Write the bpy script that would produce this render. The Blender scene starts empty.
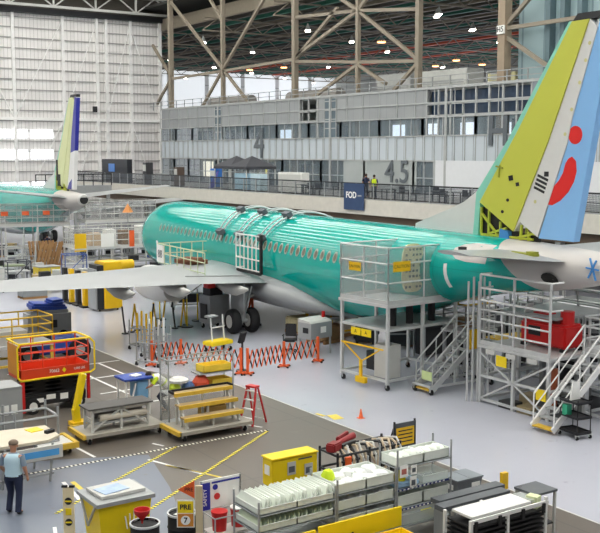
import bpy, bmesh, math, random
from mathutils import Vector, Matrix
random.seed(7)
PI = math.pi
SC = bpy.context.scene
COL = SC.collection

# ---------------------------------------------------------------- helpers
def lin(c):
    c = c / 255.0
    return c / 12.92 if c <= 0.04045 else ((c + 0.055) / 1.055) ** 2.4

def rgb(h):
    return (lin(int(h[0:2], 16)), lin(int(h[2:4], 16)), lin(int(h[4:6], 16)), 1.0)

MATS = {}
def mat(name, h, rough=0.55, metal=0.0, var=0.12, scale=3.0, alpha=1.0, emit=0.0, spec=0.5, stretch=None, bump=0.0, coat=0.0):
    """procedural paint / metal / plastic: base colour broken up by two noises"""
    if name in MATS: return MATS[name]
    m = bpy.data.materials.new(name); m.use_nodes = True
    nt = m.node_tree; N = nt.nodes; L = nt.links
    b = N['Principled BSDF']
    c = rgb(h)
    b.inputs['Roughness'].default_value = rough
    b.inputs['Metallic'].default_value = metal
    b.inputs['Specular IOR Level'].default_value = spec
    b.inputs['Coat Weight'].default_value = coat
    tc = N.new('ShaderNodeTexCoord'); mp = N.new('ShaderNodeMapping')
    L.new(tc.outputs['Object'], mp.inputs['Vector'])
    if stretch: mp.inputs['Scale'].default_value = stretch
    nz = N.new('ShaderNodeTexNoise'); nz.inputs['Scale'].default_value = scale; nz.inputs['Detail'].default_value = 4
    L.new(mp.outputs['Vector'], nz.inputs['Vector'])
    mx = N.new('ShaderNodeMix'); mx.data_type = 'RGBA'
    mx.inputs['A'].default_value = tuple(v * (1 - var) for v in c[:3]) + (1,)
    mx.inputs['B'].default_value = tuple(min(1, v * (1 + var)) for v in c[:3]) + (1,)
    L.new(nz.outputs['Fac'], mx.inputs['Factor'])
    L.new(mx.outputs['Result'], b.inputs['Base Color'])
    if alpha < 1: b.inputs['Alpha'].default_value = alpha
    if emit > 0:
        b.inputs['Emission Color'].default_value = c
        b.inputs['Emission Strength'].default_value = emit
    if bump > 0:
        bp = N.new('ShaderNodeBump'); bp.inputs['Strength'].default_value = bump; bp.inputs['Distance'].default_value = 0.02
        L.new(nz.outputs['Fac'], bp.inputs['Height']); L.new(bp.outputs['Normal'], b.inputs['Normal'])
    MATS[name] = m
    return m

def mesh_mat(name, h, pitch=0.09, fill=0.3):
    """wire mesh: see-through square grid of round wire"""
    if name in MATS: return MATS[name]
    m = mat(name, h, 0.45, 0.6)
    nt = m.node_tree; N = nt.nodes; L = nt.links; b = N['Principled BSDF']
    tc = N.new('ShaderNodeTexCoord'); sp = N.new('ShaderNodeSeparateXYZ'); L.new(tc.outputs['Object'], sp.inputs[0])
    outs = []
    ad = N.new('ShaderNodeMath'); ad.operation = 'ADD'; L.new(sp.outputs['X'], ad.inputs[0]); L.new(sp.outputs['Y'], ad.inputs[1])
    for s in (ad.outputs[0], sp.outputs['Z']):
        a = N.new('ShaderNodeMath'); a.operation = 'MULTIPLY'; a.inputs[1].default_value = 1 / pitch; L.new(s, a.inputs[0])
        f = N.new('ShaderNodeMath'); f.operation = 'FRACT'; L.new(a.outputs[0], f.inputs[0])
        g = N.new('ShaderNodeMath'); g.operation = 'LESS_THAN'; g.inputs[1].default_value = fill; L.new(f.outputs[0], g.inputs[0])
        outs.append(g.outputs[0])
    o = N.new('ShaderNodeMath'); o.operation = 'MAXIMUM'; L.new(outs[0], o.inputs[0]); L.new(outs[1], o.inputs[1])
    L.new(o.outputs[0], b.inputs['Alpha'])
    return m

class M:
    """collects geometry for ONE mesh"""
    def __init__(s): s.v = []; s.f = []; s.mi = []; s.m = 0
    def add(s, vs, fs):
        o = len(s.v); s.v += [tuple(p) for p in vs]
        for f in fs: s.f.append(tuple(i + o for i in f)); s.mi.append(s.m)
        return s
    def box(s, x0, y0, z0, x1, y1, z1):
        return s.add([(x0,y0,z0),(x1,y0,z0),(x1,y1,z0),(x0,y1,z0),(x0,y0,z1),(x1,y0,z1),(x1,y1,z1),(x0,y1,z1)],
                     [(0,3,2,1),(4,5,6,7),(0,1,5,4),(1,2,6,5),(2,3,7,6),(3,0,4,7)])
    def cbox(s, c, d, rz=0, rx=0, ry=0):
        R = Matrix.Rotation(rz,3,'Z') @ Matrix.Rotation(ry,3,'Y') @ Matrix.Rotation(rx,3,'X')
        vs = [Vector(c) + R @ Vector((a*d[0]/2, b*d[1]/2, e*d[2]/2)) for e in (-1,1) for a,b in ((-1,-1),(1,-1),(1,1),(-1,1))]
        return s.add(vs, [(0,3,2,1),(4,5,6,7),(0,1,5,4),(1,2,6,5),(2,3,7,6),(3,0,4,7)])
    def frame(s, p, q):
        p = Vector(p); q = Vector(q); d = (q - p)
        if d.length < 1e-6: d = Vector((0,0,1e-3)); q = p + d
        d = d.normalized(); up = Vector((0,0,1)) if abs(d.z) < .95 else Vector((1,0,0))
        a = d.cross(up).normalized(); b = a.cross(d).normalized()
        return p, q, a, b
    def bar(s, p, q, w, h=None):
        h = h or w; p, q, a, b = s.frame(p, q)
        vs = [e + a*i*w/2 + b*j*h/2 for e in (p, q) for i, j in ((-1,-1),(1,-1),(1,1),(-1,1))]
        return s.add(vs, [(0,1,2,3),(7,6,5,4),(0,4,5,1),(1,5,6,2),(2,6,7,3),(3,7,4,0)])
    def tube(s, p, q, r, n=6, r2=None):
        r2 = r if r2 is None else r2; p, q, a, b = s.frame(p, q)
        vs = [e + a*math.cos(2*PI*k/n)*rr + b*math.sin(2*PI*k/n)*rr for e, rr in ((p, r), (q, r2)) for k in range(n)]
        return s.add(vs, [tuple(range(n))] + [tuple(range(2*n-1, n-1, -1))] + [(k, k+n, (k+1) % n + n, (k+1) % n) for k in range(n)])
    def path(s, pts, r, n=6):
        for a, b in zip(pts, pts[1:]): s.tube(a, b, r, n)
        return s
    def loop(s, pts, r, n=6): return s.path(list(pts) + [pts[0]], r, n)
    def cyl(s, x, y, z0, z1, r, n=16, r2=None): return s.tube((x,y,z0), (x,y,z1), r, n, r2)
    def lathe(s, x, y, prof, n=16):
        vs = [(x + r*math.cos(2*PI*k/n), y + r*math.sin(2*PI*k/n), z) for r, z in prof for k in range(n)]
        fs = [(j*n+k, j*n+(k+1) % n, (j+1)*n+(k+1) % n, (j+1)*n+k) for j in range(len(prof)-1) for k in range(n)]
        return s.add(vs, fs)
    def rings(s, rings, cap=True):
        n = len(rings[0]); vs = [p for r in rings for p in r]
        fs = [(j*n+k, j*n+(k+1) % n, (j+1)*n+(k+1) % n, (j+1)*n+k) for j in range(len(rings)-1) for k in range(n)]
        if cap: fs += [tuple(range(n-1,-1,-1)), tuple(range((len(rings)-1)*n, len(rings)*n))]
        return s.add(vs, fs)
    def ext(s, poly, axis, a, b):
        """polygon in the plane across `axis`, pushed from a to b"""
        def P(u, v, w): return {'x': (w,u,v), 'y': (u,w,v), 'z': (u,v,w)}[axis]
        n = len(poly)
        vs = [P(u,v,a) for u, v in poly] + [P(u,v,b) for u, v in poly]
        return s.add(vs, [tuple(range(n-1,-1,-1)), tuple(range(n, 2*n))] + [(k, (k+1) % n, (k+1) % n + n, k+n) for k in range(n)])
    def rot_all(s, Mx): s.v = [tuple(Mx @ Vector(p)) for p in s.v]; return s
    def to(s, name, m, parent=None, smooth=False, bevel=0.0, loc=None, rz=0, label=None):
        me = bpy.data.meshes.new(name); me.from_pydata(s.v, [], s.f); me.update()
        ms = m if isinstance(m, (list, tuple)) else [m]
        for q in ms: me.materials.append(q)
        if len(ms) > 1: me.polygons.foreach_set('material_index', s.mi)
        bm = bmesh.new(); bm.from_mesh(me); bmesh.ops.recalc_face_normals(bm, faces=bm.faces)
        if bevel > 0: bmesh.ops.bevel(bm, geom=list(bm.edges), offset=bevel, segments=2, affect='EDGES', clamp_overlap=True)
        bm.to_mesh(me); bm.free()
        if smooth:
            me.polygons.foreach_set('use_smooth', [True]*len(me.polygons))
            try: me.set_sharp_from_angle(angle=math.radians(smooth if smooth > 1 else 40))
            except Exception: pass
        o = bpy.data.objects.new(name, me); COL.objects.link(o)
        if parent: o.parent = parent
        if loc: o.location = loc
        o.rotation_euler.z = rz
        if label: o['label'] = label
        return o

def thing(name, label, cat, loc=(0,0,0), rz=0, group=None):
    o = bpy.data.objects.new(name, None); COL.objects.link(o); o.empty_display_size = .2
    o.location = loc; o.rotation_euler = (0,0,rz); return tag(o, label, cat, group)
def tag(o, label, cat, group=None, kind=None):
    o['label'] = label; o['category'] = cat
    if group: o['group'] = group
    if kind: o['kind'] = kind
    return o
def struct(o, label=None):
    o['kind'] = 'structure'
    if label: o['label'] = label
    return o
def dup(root, loc, rz=None, label=None, group=None, parent=None):
    r = root.copy(); COL.objects.link(r)
    r.location = loc
    if rz is not None: r.rotation_euler = (0,0,rz)
    if parent: r.parent = parent
    if label: r['label'] = label
    if group: r['group'] = group
    for ch in list(root.children):
        c = ch.copy(); COL.objects.link(c); c.parent = r
        for g in list(ch.children):
            d = g.copy(); COL.objects.link(d); d.parent = c
    return r

def text(name, s, size, m, loc, rot, parent=None, ext=.004, align='CENTER', bold=0.0):
    cu = bpy.data.curves.new(name, 'FONT'); cu.body = s; cu.size = size; cu.extrude = ext; cu.offset = bold
    cu.align_x = align; cu.align_y = 'CENTER'
    t = bpy.data.objects.new(name, cu); COL.objects.link(t)
    me = bpy.data.meshes.new_from_object(t.evaluated_get(bpy.context.evaluated_depsgraph_get()))
    bpy.data.objects.remove(t)
    me.materials.clear(); me.materials.append(m)
    o = bpy.data.objects.new(name, me); COL.objects.link(o)
    o.location = loc; o.rotation_euler = rot
    if parent: o.parent = parent
    return o
FRONT = (PI/2, 0, 0)          # text readable from -y
LEFTF = (PI/2, 0, -PI/2)      # text readable from -x

ORD = 'first second third fourth fifth sixth seventh eighth ninth tenth eleventh twelfth thirteenth fourteenth fifteenth sixteenth seventeenth eighteenth nineteenth twentieth twenty-first twenty-second'.split()
# ---------------------------------------------------------------- materials
m_teal  = mat('teal_coating', '00AE9A', .22, 0, .05, .6, coat=.5)
m_white = mat('white_paint', 'E6E6E4', .4, 0, .03)
m_offw  = mat('off_white_paint', 'D2D2CF', .45, 0, .05)
m_wing  = mat('wing_grey_paint', '9B9EA0', .35, 0, .05, .8)
m_cone  = mat('pale_composite', 'C2BEBA', .4, 0, .05, .8)
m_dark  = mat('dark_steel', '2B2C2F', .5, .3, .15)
m_black = mat('black_rubber', '17171A', .7, 0, .15)
m_alu   = mat('aluminium', 'C8CACA', .4, .2, .12, 2)
m_galv  = mat('galvanised_steel', 'A0A3A4', .45, .2, .15, 2)
m_gpaint= mat('grey_paint', '9A9C9C', .5, 0, .1)
m_lgrey = mat('light_grey_paint', 'C4C4C0', .5, 0, .06)
m_yel   = mat('yellow_paint', 'F0D20E', .45, 0, .08)
m_dyel  = mat('deep_yellow_paint', 'E8BA0A', .5, 0, .1)
m_safe  = mat('safety_edge_yellow', 'D6B03A', .6, 0, .18, 6)
m_org   = mat('orange_paint', 'E8622A', .5, 0, .08)
m_lift  = mat('lift_orange_red', 'D8401C', .45, 0, .08)
m_red   = mat('red_paint', 'C81E1E', .45, 0, .08)
m_blue  = mat('blue_cover', '2446A0', .5, 0, .12)
m_navy  = mat('navy_cloth', '1B2440', .8, 0, .2)
m_green = mat('green_primer', 'B9C23A', .5, 0, .08, .8)
m_sky   = mat('sky_blue_paint', '86B9EA', .35, 0, .03)
m_smile = mat('smile_red', 'DA1F1A', .4, 0, .03)
m_prim  = mat('primer_yellow', 'C9C48A', .6, 0, .12, 4)
m_tan   = mat('tan_steel', '9B8A76', .6, .1, .1)
m_wood  = mat('timber', 'A07A50', .8, 0, .25, 5)
m_mesh  = mat('wire_mesh', 'B4B6B8', .45, .3, .05, alpha=.30)
m_mdark = mesh_mat('dark_wire_mesh', '5A6068', .1, .22)
m_hivis = mat('hi_vis_yellow', 'D8F02A', .7, 0, .05)
m_skin  = mat('skin', 'B98468', .6, 0, .06)
m_clear = mat('clear_film', 'E8F0EC', .2, 0, .02, alpha=.35)
m_bin   = mat('milky_plastic', 'DCE2DA', .35, 0, .06, 4)
m_paper = mat('paper_white', 'F0F0EC', .7, 0, .02)
m_pgrey = mat('print_grey', '555A60', .7, 0, .1)
m_lamp  = mat('lamp_glass', 'FFF8EA', .4, emit=14)
m_lampo = mat('warm_lamp_glass', 'FFB070', .4, emit=6)

# ---------------------------------------------------------------- camera
TH = math.radians(33.8); PITCH = math.atan((266.5 - 152) / 1000.0)
cam = bpy.data.cameras.new('camera'); co = bpy.data.objects.new('camera', cam); COL.objects.link(co)
co.location = (0, 0, 8.2)
co.rotation_euler = (PI/2 - PITCH, 0, -(PI/2 - (PI/2 - TH)) )
cam.sensor_width = 36; cam.lens = 1000 * 36 / 600.0; cam.clip_end = 600; cam.clip_start = .2
SC.camera = co

# ---------------------------------------------------------------- light
w = bpy.data.worlds.new('world'); SC.world = w; w.use_nodes = True
bg = w.node_tree.nodes['Background']; bg.inputs[0].default_value = (.93, .96, 1, 1); bg.inputs[1].default_value = 0.3
SC.view_settings.view_transform = 'Standard'; SC.view_settings.look = 'None'
SC.view_settings.gamma = 1; SC.view_settings.exposure = -0.12; SC.view_settings.use_curve_mapping = False

# ---------------------------------------------------------------- setting: floor
def floor_mat(name, h, rough, dirt, joints):
    m = mat(name, h, rough, 0, .07, .35)
    nt = m.node_tree; N = nt.nodes; L = nt.links; b = N['Principled BSDF']
    src = b.inputs['Base Color'].links[0].from_socket
    tc = N.new('ShaderNodeTexCoord')
    n2 = N.new('ShaderNodeTexNoise'); n2.inputs['Scale'].default_value = 1.6; n2.inputs['Detail'].default_value = 8; n2.inputs['Roughness'].default_value = .7
    L.new(tc.outputs['Object'], n2.inputs['Vector'])
    cr = N.new('ShaderNodeValToRGB'); cr.color_ramp.elements[0].position = .62; cr.color_ramp.elements[1].position = .72
    L.new(n2.outputs['Fac'], cr.inputs['Fac'])
    mu = N.new('ShaderNodeMath'); mu.operation = 'MULTIPLY'; mu.inputs[1].default_value = dirt; L.new(cr.outputs['Color'], mu.inputs[0])
    mx = N.new('ShaderNodeMix'); mx.data_type = 'RGBA'; L.new(mu.outputs[0], mx.inputs['Factor'])
    L.new(src, mx.inputs['A']); mx.inputs['B'].default_value = rgb('6A665E')
    last = mx.outputs['Result']
    if joints:
        br = N.new('ShaderNodeTexBrick'); br.offset = 0; br.inputs['Scale'].default_value = 1
        br.inputs['Brick Width'].default_value = joints; br.inputs['Row Height'].default_value = joints; br.inputs['Mortar Size'].default_value = .025
        br.inputs['Color1'].default_value = (0,0,0,1); br.inputs['Color2'].default_value = (0,0,0,1); br.inputs['Mortar'].default_value = (1,1,1,1)
        L.new(tc.outputs['Object'], br.inputs['Vector'])
        m3 = N.new('ShaderNodeMix'); m3.data_type = 'RGBA'; m3.inputs['B'].default_value = rgb('4A4844')
        mm = N.new('ShaderNodeMath'); mm.operation = 'MULTIPLY'; mm.inputs[1].default_value = .5; L.new(br.outputs['Color'], mm.inputs[0])
        L.new(mm.outputs[0], m3.inputs['Factor']); L.new(last, m3.inputs['A']); last = m3.outputs['Result']
    L.new(last, b.inputs['Base Color'])
    return m
m_floor = floor_mat('pale_floor_coating', 'B9BBC6', .22, .25, 0)
m_zone  = floor_mat('worn_brown_concrete', '625B54', .4, .8, 4.2)
m_patch = floor_mat('worn_blue_grey_floor', '6D7482', .35, .8, 0)
struct(M().box(-25,-15,-.3, 125,180,0).to('floor', m_floor), 'pale grey glossy coated hangar floor')
struct(M().ext([(17.4,-5),(17.5,30.4),(16.4,31.6),(15.9,33.9),(15.75,44),(-20,44),(-20,-5)], 'z', 0, .004).to('floor', m_zone), 'worn brown concrete work zone of the floor')
struct(M().ext([(4,14),(9.2,14),(9.7,19),(10.6,21.6),(11.3,24.3),(9.2,25.2),(4,27)], 'z', .004, .007).to('floor', m_patch), 'blue grey painted walkway at the lower left')
m_line = mat('white_line_paint', 'E8E8E6', .6, 0, .15, 8)
m_yline = mat('yellow_line_paint', 'D8C24A', .6, 0, .2, 8)
def line(a, b, wd, m, z=.011, nm='trim_line'):
    o = M().bar((a[0],a[1],z), (b[0],b[1],z), wd, .004).to(nm, m); return struct(o)
# hazard tape: white or yellow with black dashes, one procedural stripe material each
def tape_mat(name, h, pitch):
    m = mat(name, h, .5)
    nt = m.node_tree; N = nt.nodes; L = nt.links; b = N['Principled BSDF']
    tc = N.new('ShaderNodeTexCoord'); sp = N.new('ShaderNodeSeparateXYZ'); L.new(tc.outputs['Object'], sp.inputs[0])
    a = N.new('ShaderNodeMath'); a.operation = 'MULTIPLY'; a.inputs[1].default_value = 1/pitch; L.new(sp.outputs['X'], a.inputs[0])
    f = N.new('ShaderNodeMath'); f.operation = 'FRACT'; L.new(a.outputs[0], f.inputs[0])
    g = N.new('ShaderNodeMath'); g.operation = 'LESS_THAN'; g.inputs[1].default_value = .5; L.new(f.outputs[0], g.inputs[0])
    mx = N.new('ShaderNodeMix'); mx.data_type = 'RGBA'; mx.inputs['A'].default_value = rgb(h); mx.inputs['B'].default_value = rgb('1C1C1C')
    L.new(g.outputs[0], mx.inputs['Factor']); L.new(mx.outputs['Result'], b.inputs['Base Color'])
    return m
m_tapew = tape_mat('white_black_tape', 'F6F4E4', .12); m_tapey = tape_mat('yellow_black_tape', 'F4E430', .12)
def tape(a, b, m):
    d = Vector((b[0]-a[0], b[1]-a[1])); o = M().box(0,-.045,0, d.length,.045,.004).to('trim_tape', m)
    o.location = (a[0], a[1], .0115); o.rotation_euler.z = math.atan2(d.y, d.x); return struct(o)
tape((7.9,24.5),(15.29,24.55), m_tapew)
tape((15.25,24.48),(9.51,20.43), m_tapey); tape((9.4,20.35),(8.9,19.98), m_tapey)
tape((12.35,24.6),(7.62,21.38), m_tapey)
for a, b, wd in [((8.55,23.4),(8.2,19.6),.1), ((7.3,20.6),(6.9,19.3),.08), ((11.1,23.9),(11.75,22.0),.08), ((9.9,26.2),(10.0,24.9),.08),
                 ((11.85,25.2),(12.0,24.8),.07), ((14.6,26.4),(15.3,24.9),.08), ((8.6,21.0),(8.45,19.6),.07),
                 ((11.2,36.2),(15.7,36.3),.09), ((12.9,31.5),(15.5,31.6),.09), ((13.6,36.2),(13.7,31.0),.09), ((12.5,33.8),(14.9,33.9),.08),
                 ((14.8,36.2),(14.85,33),.08), ((13.2,29.6),(16.6,29.6),.08)]:
    line(a, b, wd, m_line)
for a, b, wd in [((8.75,23.3),(8.62,20.0),.12), ((9.25,22.4),(9.1,21.1),.25), ((11.3,23.2),(12.1,21.3),.08), ((17.55,25.3),(17.6,24.9),.12)]:
    line(a, b, wd, m_yline)
line((15.85,33.9),(15.75,44), .08, m_lgrey, .006, 'trim_joint'); line((17.45,30.4),(17.4,-5), .05, m_lgrey, .006, 'trim_joint')
struct(M().ext([(17.6,24.4),(17.95,24.35),(18.05,24.9),(17.7,24.95)], 'z', .003, .006).to('trim_marking', m_yline))

# ---------------------------------------------------------------- setting: end wall (the great sliding hangar door)
def panel_mat(name, h, px, pz, dark, axis='X', mort=.03):
    m = mat(name, h, .6, 0, .05, .5)
    nt = m.node_tree; N = nt.nodes; L = nt.links; b = N['Principled BSDF']; src = b.inputs['Base Color'].links[0].from_socket
    tc = N.new('ShaderNodeTexCoord'); sp = N.new('ShaderNodeSeparateXYZ'); cb = N.new('ShaderNodeCombineXYZ')
    L.new(tc.outputs['Object'], sp.inputs[0]); L.new(sp.outputs[axis], cb.inputs['X']); L.new(sp.outputs['Z'], cb.inputs['Y'])
    br = N.new('ShaderNodeTexBrick'); br.offset = 0; br.inputs['Scale'].default_value = 1
    br.inputs['Brick Width'].default_value = px; br.inputs['Row Height'].default_value = pz; br.inputs['Mortar Size'].default_value = mort
    br.inputs['Color1'].default_value = (0,0,0,1); br.inputs['Color2'].default_value = (.14,.14,.14,1); br.inputs['Mortar'].default_value = (1,1,1,1)
    L.new(cb.outputs[0], br.inputs['Vector'])
    mx = N.new('ShaderNodeMix'); mx.data_type = 'RGBA'; mx.inputs['B'].default_value = rgb(dark)
    L.new(br.outputs['Color'], mx.inputs['Factor']); L.new(src, mx.inputs['A']); L.new(mx.outputs['Result'], b.inputs['Base Color'])
    return m
m_door = panel_mat('hangar_door_cladding', 'F0EDEB', .45, 5.9, 'B5B1AE', 'X', .02)
m_doorframe = mat('hangar_door_frame', 'F4F2F0', .6)
m_doorsh = mat('hangar_door_rail', 'A9A6A4', .6)
YD = 116.5
W = M()
zt = 24.2
lights = []                                  # four window lights of the door, real openings
holes = [(x0, x1, z0, z1) for (x0, x1) in ((33.0,39.3),(39.7,42.4)) for (z0, z1) in ((9.85,10.8),(7.4,8.45),(3.9,4.7))]
door = M()
xs = sorted({-20., 57.0} | {h[0] for h in holes} | {h[1] for h in holes}); zs = sorted({0., zt} | {h[2] for h in holes} | {h[3] for h in holes})
for i in range(len(xs)-1):
    for j in range(len(zs)-1):
        cx, cz = (xs[i]+xs[i+1])/2, (zs[j]+zs[j+1])/2
        if any(h[0] < cx < h[1] and h[2] < cz < h[3] for h in holes): continue
        door.box(xs[i], YD, zs[j], xs[i+1], YD+.25, zs[j+1])
wb = struct(door.to('wall_left', m_door), 'huge pale sliding hangar door closing the far left end')
fr = M()
for k in range(20): fr.box(-20, YD-.16, 1.1+k*1.19, 57, YD, 1.21+k*1.19)
fr.to('rail', m_doorsh, wb)
po = M()
for x in (8, 14.5, 21, 26.5, 32.1, 37.9, 43.9, 48.2, 49.4, 52.6, 56.6): po.box(x-.16, YD-.42, 0, x+.16, YD, zt)
po.to('post', m_doorframe, wb)
dg = M()
for x0, x1 in ((26.5,32.1),(32.1,37.9),(37.9,43.9),(43.9,48.2),(49.4,52.6),(52.6,56.6)):
    s_ = 1 if int(x0) % 2 else -1
    for z0 in (.5, 12.1):
        a, b = (x0, x1) if s_ > 0 else (x1, x0)
        dg.bar((a,YD-.1,z0),(b,YD-.1,z0+11.6), .13)
dg.to('brace', m_doorframe, wb)
M().box(-20,YD-.32,11.9, 57,YD-.02,12.25).to('girt', m_doorframe, wb)
m_daylight = mat('daylight_panel', 'F4F8FF', .5, emit=2.2)
for n_, (x0, x1, z0, z1) in enumerate(holes):
    g = struct(M().box(x0, YD-.2, z0, x1, YD-.17, z1).to('window_%d' % (n_+1), m_daylight), 'bright frosted daylight window of the hangar door')
M().box(47.4,YD-.7,13.0,47.9,YD-.42,13.7).to('lamp', m_dark, wb)
# header truss over the door
ht = M()
for z in (25.0, 26.9): ht.bar((-20,YD-1.6,z),(57,YD-1.6,z), .28)
x = -20
while x < 57:
    ht.bar((x,YD-1.6,25),(x,YD-1.6,26.9), .2); ht.bar((x,YD-1.6,25),(x+2.6,YD-1.6,26.9), .14); ht.bar((x+2.6,YD-1.6,26.9),(x+5.2,YD-1.6,25), .14); x += 5.2
tr = struct(ht.to('trim_header_truss', m_lgrey), 'pale lattice truss above the hangar door')
struct(M().box(-20,YD-.8,24.2, 57,YD+.3,24.8).to('trim_header', m_dark))
struct(M().box(-20,YD-.2,24.8, 57,YD+.3,30).to('wall_header', mat('dark_void_wall', '4A463F', .8)))

# ---------------------------------------------------------------- setting: ceiling over the near bay, with long lamp rows
m_ceil = mat('hangar_ceiling', '5C5A56', .8)
struct(M().box(-25,-15,30.0, 54,YD,30.3).to('ceiling', m_ceil), 'high ceiling of the aircraft bay')
m_row = mat('lamp_row_glass', 'FFFDF6', .4, emit=13)
for k in range(15):
    x = -20 + k*5.1
    L_ = thing('ceiling_light', 'long lamp row under the ceiling of the aircraft bay, '+ORD[k]+' from the open side', 'ceiling light', (x,50,29.2), 0, 'lamp rows over the aircraft bay')
    M().box(-.5,-60,.12, .5,62,.3).to('housing', m_lgrey, L_)
    M().box(-.42,-60,0, .42,62,.1).to('diffuser', m_row, L_)
bt = M()
for k in range(9):
    y = 8 + k*12.5
    for z in (27.6, 29.8): bt.bar((-24,y,z),(52,y,z), .25)
    for j in range(19):
        bt.bar((-24+j*4,y,27.6),(-22+j*4,y,29.8), .12); bt.bar((-22+j*4,y,29.8),(-20+j*4,y,27.6), .12)
struct(bt.to('trim_roof_truss', mat('green_grey_steel', '6C7F78', .6)), 'lattice roof trusses over the aircraft bay')

# ---------------------------------------------------------------- setting: back bay behind the offices
XF = 52.5
m_roofd = mat('dark_roof_deck', '2A2926', .9)
struct(M().box(54,30,25.6, 125,176,25.9).to('ceiling_back_bay', m_roofd), 'dark roof deck of the bay behind the offices')
m_farw = panel_mat('pale_translucent_wall', 'E4E3E0', 3.2, 1.9, 'A9A9A6', 'X', .08)
for n_ in range(8): struct(M().box(62+n_*8,171.8,14, 69+n_*8,171.95,23.4).to('window_%d' % (70+n_), mat('translucent_daylight','E8ECEE',.6,emit=.75)), 'translucent daylight panel of the far end wall')
struct(M().box(54,172,0, 125,172.3,25.6).to('wall_back', m_farw), 'pale panelled wall at the far end of the back bay')
struct(M().box(124,30,0, 124.3,172,25.6).to('wall_right', panel_mat('pale_side_wall', 'C9C8C2', 4, 2.5, '8F8F8A', 'Y', .1)))
struct(M().box(123.6,32,3, 123.9,170,14).to('window_60', mat('added_side_glow','F2F6FF',.5,emit=5)), 'added glowing panel that brightens the back bay from the side')  # unseen glowing panel, added to brighten the back bay and its roof
m_bg = mat('green_roof_beam', '2F6E5C', .7); m_br = mat('red_roof_beam', 'D8552F', .6); m_bt = mat('tan_roof_beam', '8E8474', .7); m_bk = mat('grey_roof_beam', '55524B', .7)
for nm, m_, lst in (('trim_green_beams', m_bg, [61,69,77,85,92,100.5,104,112,116,120]), ('trim_red_beams', m_br, [96.5,108]), ('trim_tan_beams', m_bt, [57,65,73,81,89,118]), ('trim_grey_beams', m_bk, [59,63,67,71,75,79,83,87,90.5,94,98.5,102,106,110,114])):
    b_ = M()
    for x in lst:
        b_.box(x-.22,32,23.3, x+.22,171,24.7)
    struct(b_.to(nm, m_), 'long parallel roof beams of the back bay')
xb = M()
for k in range(9):
    y = 42 + k*15
    for z in (21.9, 23.3): xb.bar((55,y,z),(123,y,z), .16)
    for j in range(17): xb.bar((55+j*4,y,21.9),(57+j*4,y,23.3), .1); xb.bar((57+j*4,y,23.3),(59+j*4,y,21.9), .1)
struct(xb.to('trim_cross_trusses', m_bt), 'lattice cross trusses of the back bay roof')
lm = None
for k in range(70):
    x = 58 + (k*7.31) % 62; y = 50 + (k*23.7) % 115
    if lm is None:
        lm = thing('high_bay_lamp', 'small bright high bay lamp hanging in the dark roof of the back bay', 'lamp', (x,y,21.3), 0, 'high bay lamps of the back bay')
        M().lathe(0,0,[(.06,.7),(.1,.5),(.3,.1),(.32,0)],10).to('shade', m_lgrey, lm); M().cyl(0,0,-.1,.1,.28,10).to('bulb', m_lamp, lm)
    else: dup(lm, (x,y,21.3))
for k, (x, y) in enumerate([(84,140),(86,133),(104,118),(76,96),(108,112),(100,109),(107,106)]):
    t = thing('orange_lamp', 'warm orange lamp glowing under the roof of the back bay', 'lamp', (x,y,21.3), 0, 'warm lamps of the back bay')
    M().lathe(0,0,[(.08,.7),(.14,.5),(.5,.1),(.55,0)],10).to('shade', m_lgrey, t); M().cyl(0,0,-.1,.1,.5,10).to('bulb', m_lampo, t)

# columns and wind bracing along the line of the offices
m_coln = mat('column_steel', '8C8273', .6, 0, .08)
XC = 53.6
cols = [(107.2,.5),(94.85,.4),(80.92,.5),(70.98,.35),(62.87,.45),(53.33,.7)]
for i, (y, w_) in enumerate(cols):
    struct(M().box(XC-w_/2,y-w_/2,0, XC+w_/2,y+w_/2,31).to('trim_column', m_coln if i != 5 else m_tan), 'tall steel column rising behind the offices')
br = M()
def cp(y, z): return (XC, y, z)
zN = 18.6
for (a, b) in [((107.2,25.6),(94.85,17.0)), ((94.85,17.0),(86,23.7)), ((94.85,17.0),(100,12.9)), ((94.85,17.0),(88.5,12.5)), ((107.2,16.7),(94.85,16.8)), ((94.85,16.8),(80.92,17.0)),
               ((107.2,16.7),(111,14)), ((107.2,17),(112,21)), ((80.92,16.8),(70.98,16.0)), ((70.98,16.0),(62.87,15.5)), ((70.98,20.4),(80.92,17.2)), ((70.98,20.4),(62.87,15.6)), ((70.98,20.4),(80.92,25.5)), ((70.98,20.4),(64,25.5)),
               ((80.92,20.9),(70.98,20.4)), ((70.98,20.4),(62.87,19.6)), ((70.98,15.8),(78,13.2)), ((70.98,15.8),(67,13.9)), ((62.87,15.4),(66,13.3)), ((53.33,17.1),(40,17.2)), ((53.33,16.6),(48.9,14.0)), ((53.33,17.2),(50.3,19.5)), ((94.85,22),(100,27)), ((80.92,17),(74,21))]:
    br.bar(cp(*a), cp(*b), .27)
struct(br.to('trim_wind_bracing', m_coln), 'diagonal steel wind bracing between the tall columns')
sg = tag(M().box(53.1,52.95,16.7, 53.25,53.65,17.3).to('column_sign', m_paper), 'small white sign H5 on the tan steel column', 'sign')
text('letters', 'H5', .55, m_black, (53.09,53.3,17.0), LEFTF, sg, .01)
# blue-grey glazed wall right of the tan column
m_bgl = panel_mat('blue_grey_cladding', '93A9AE', 2.1, 30, '6F858C', 'Y', .09)
struct(M().box(54.6,18,13.1, 54.9,52.9,31).to('wall_right_cladding', m_bgl), 'tall blue grey clad wall at the upper right')
for y, d_ in ((49.6,.9),(48.3,.5),(46.8,.6),(43.4,.4)):
    struct(M().box(54.0,y-.2,13.1, 54.6,y+.2,31).to('trim_fin', mat('cladding_fin_dark', '5E737A', .6)))

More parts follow.
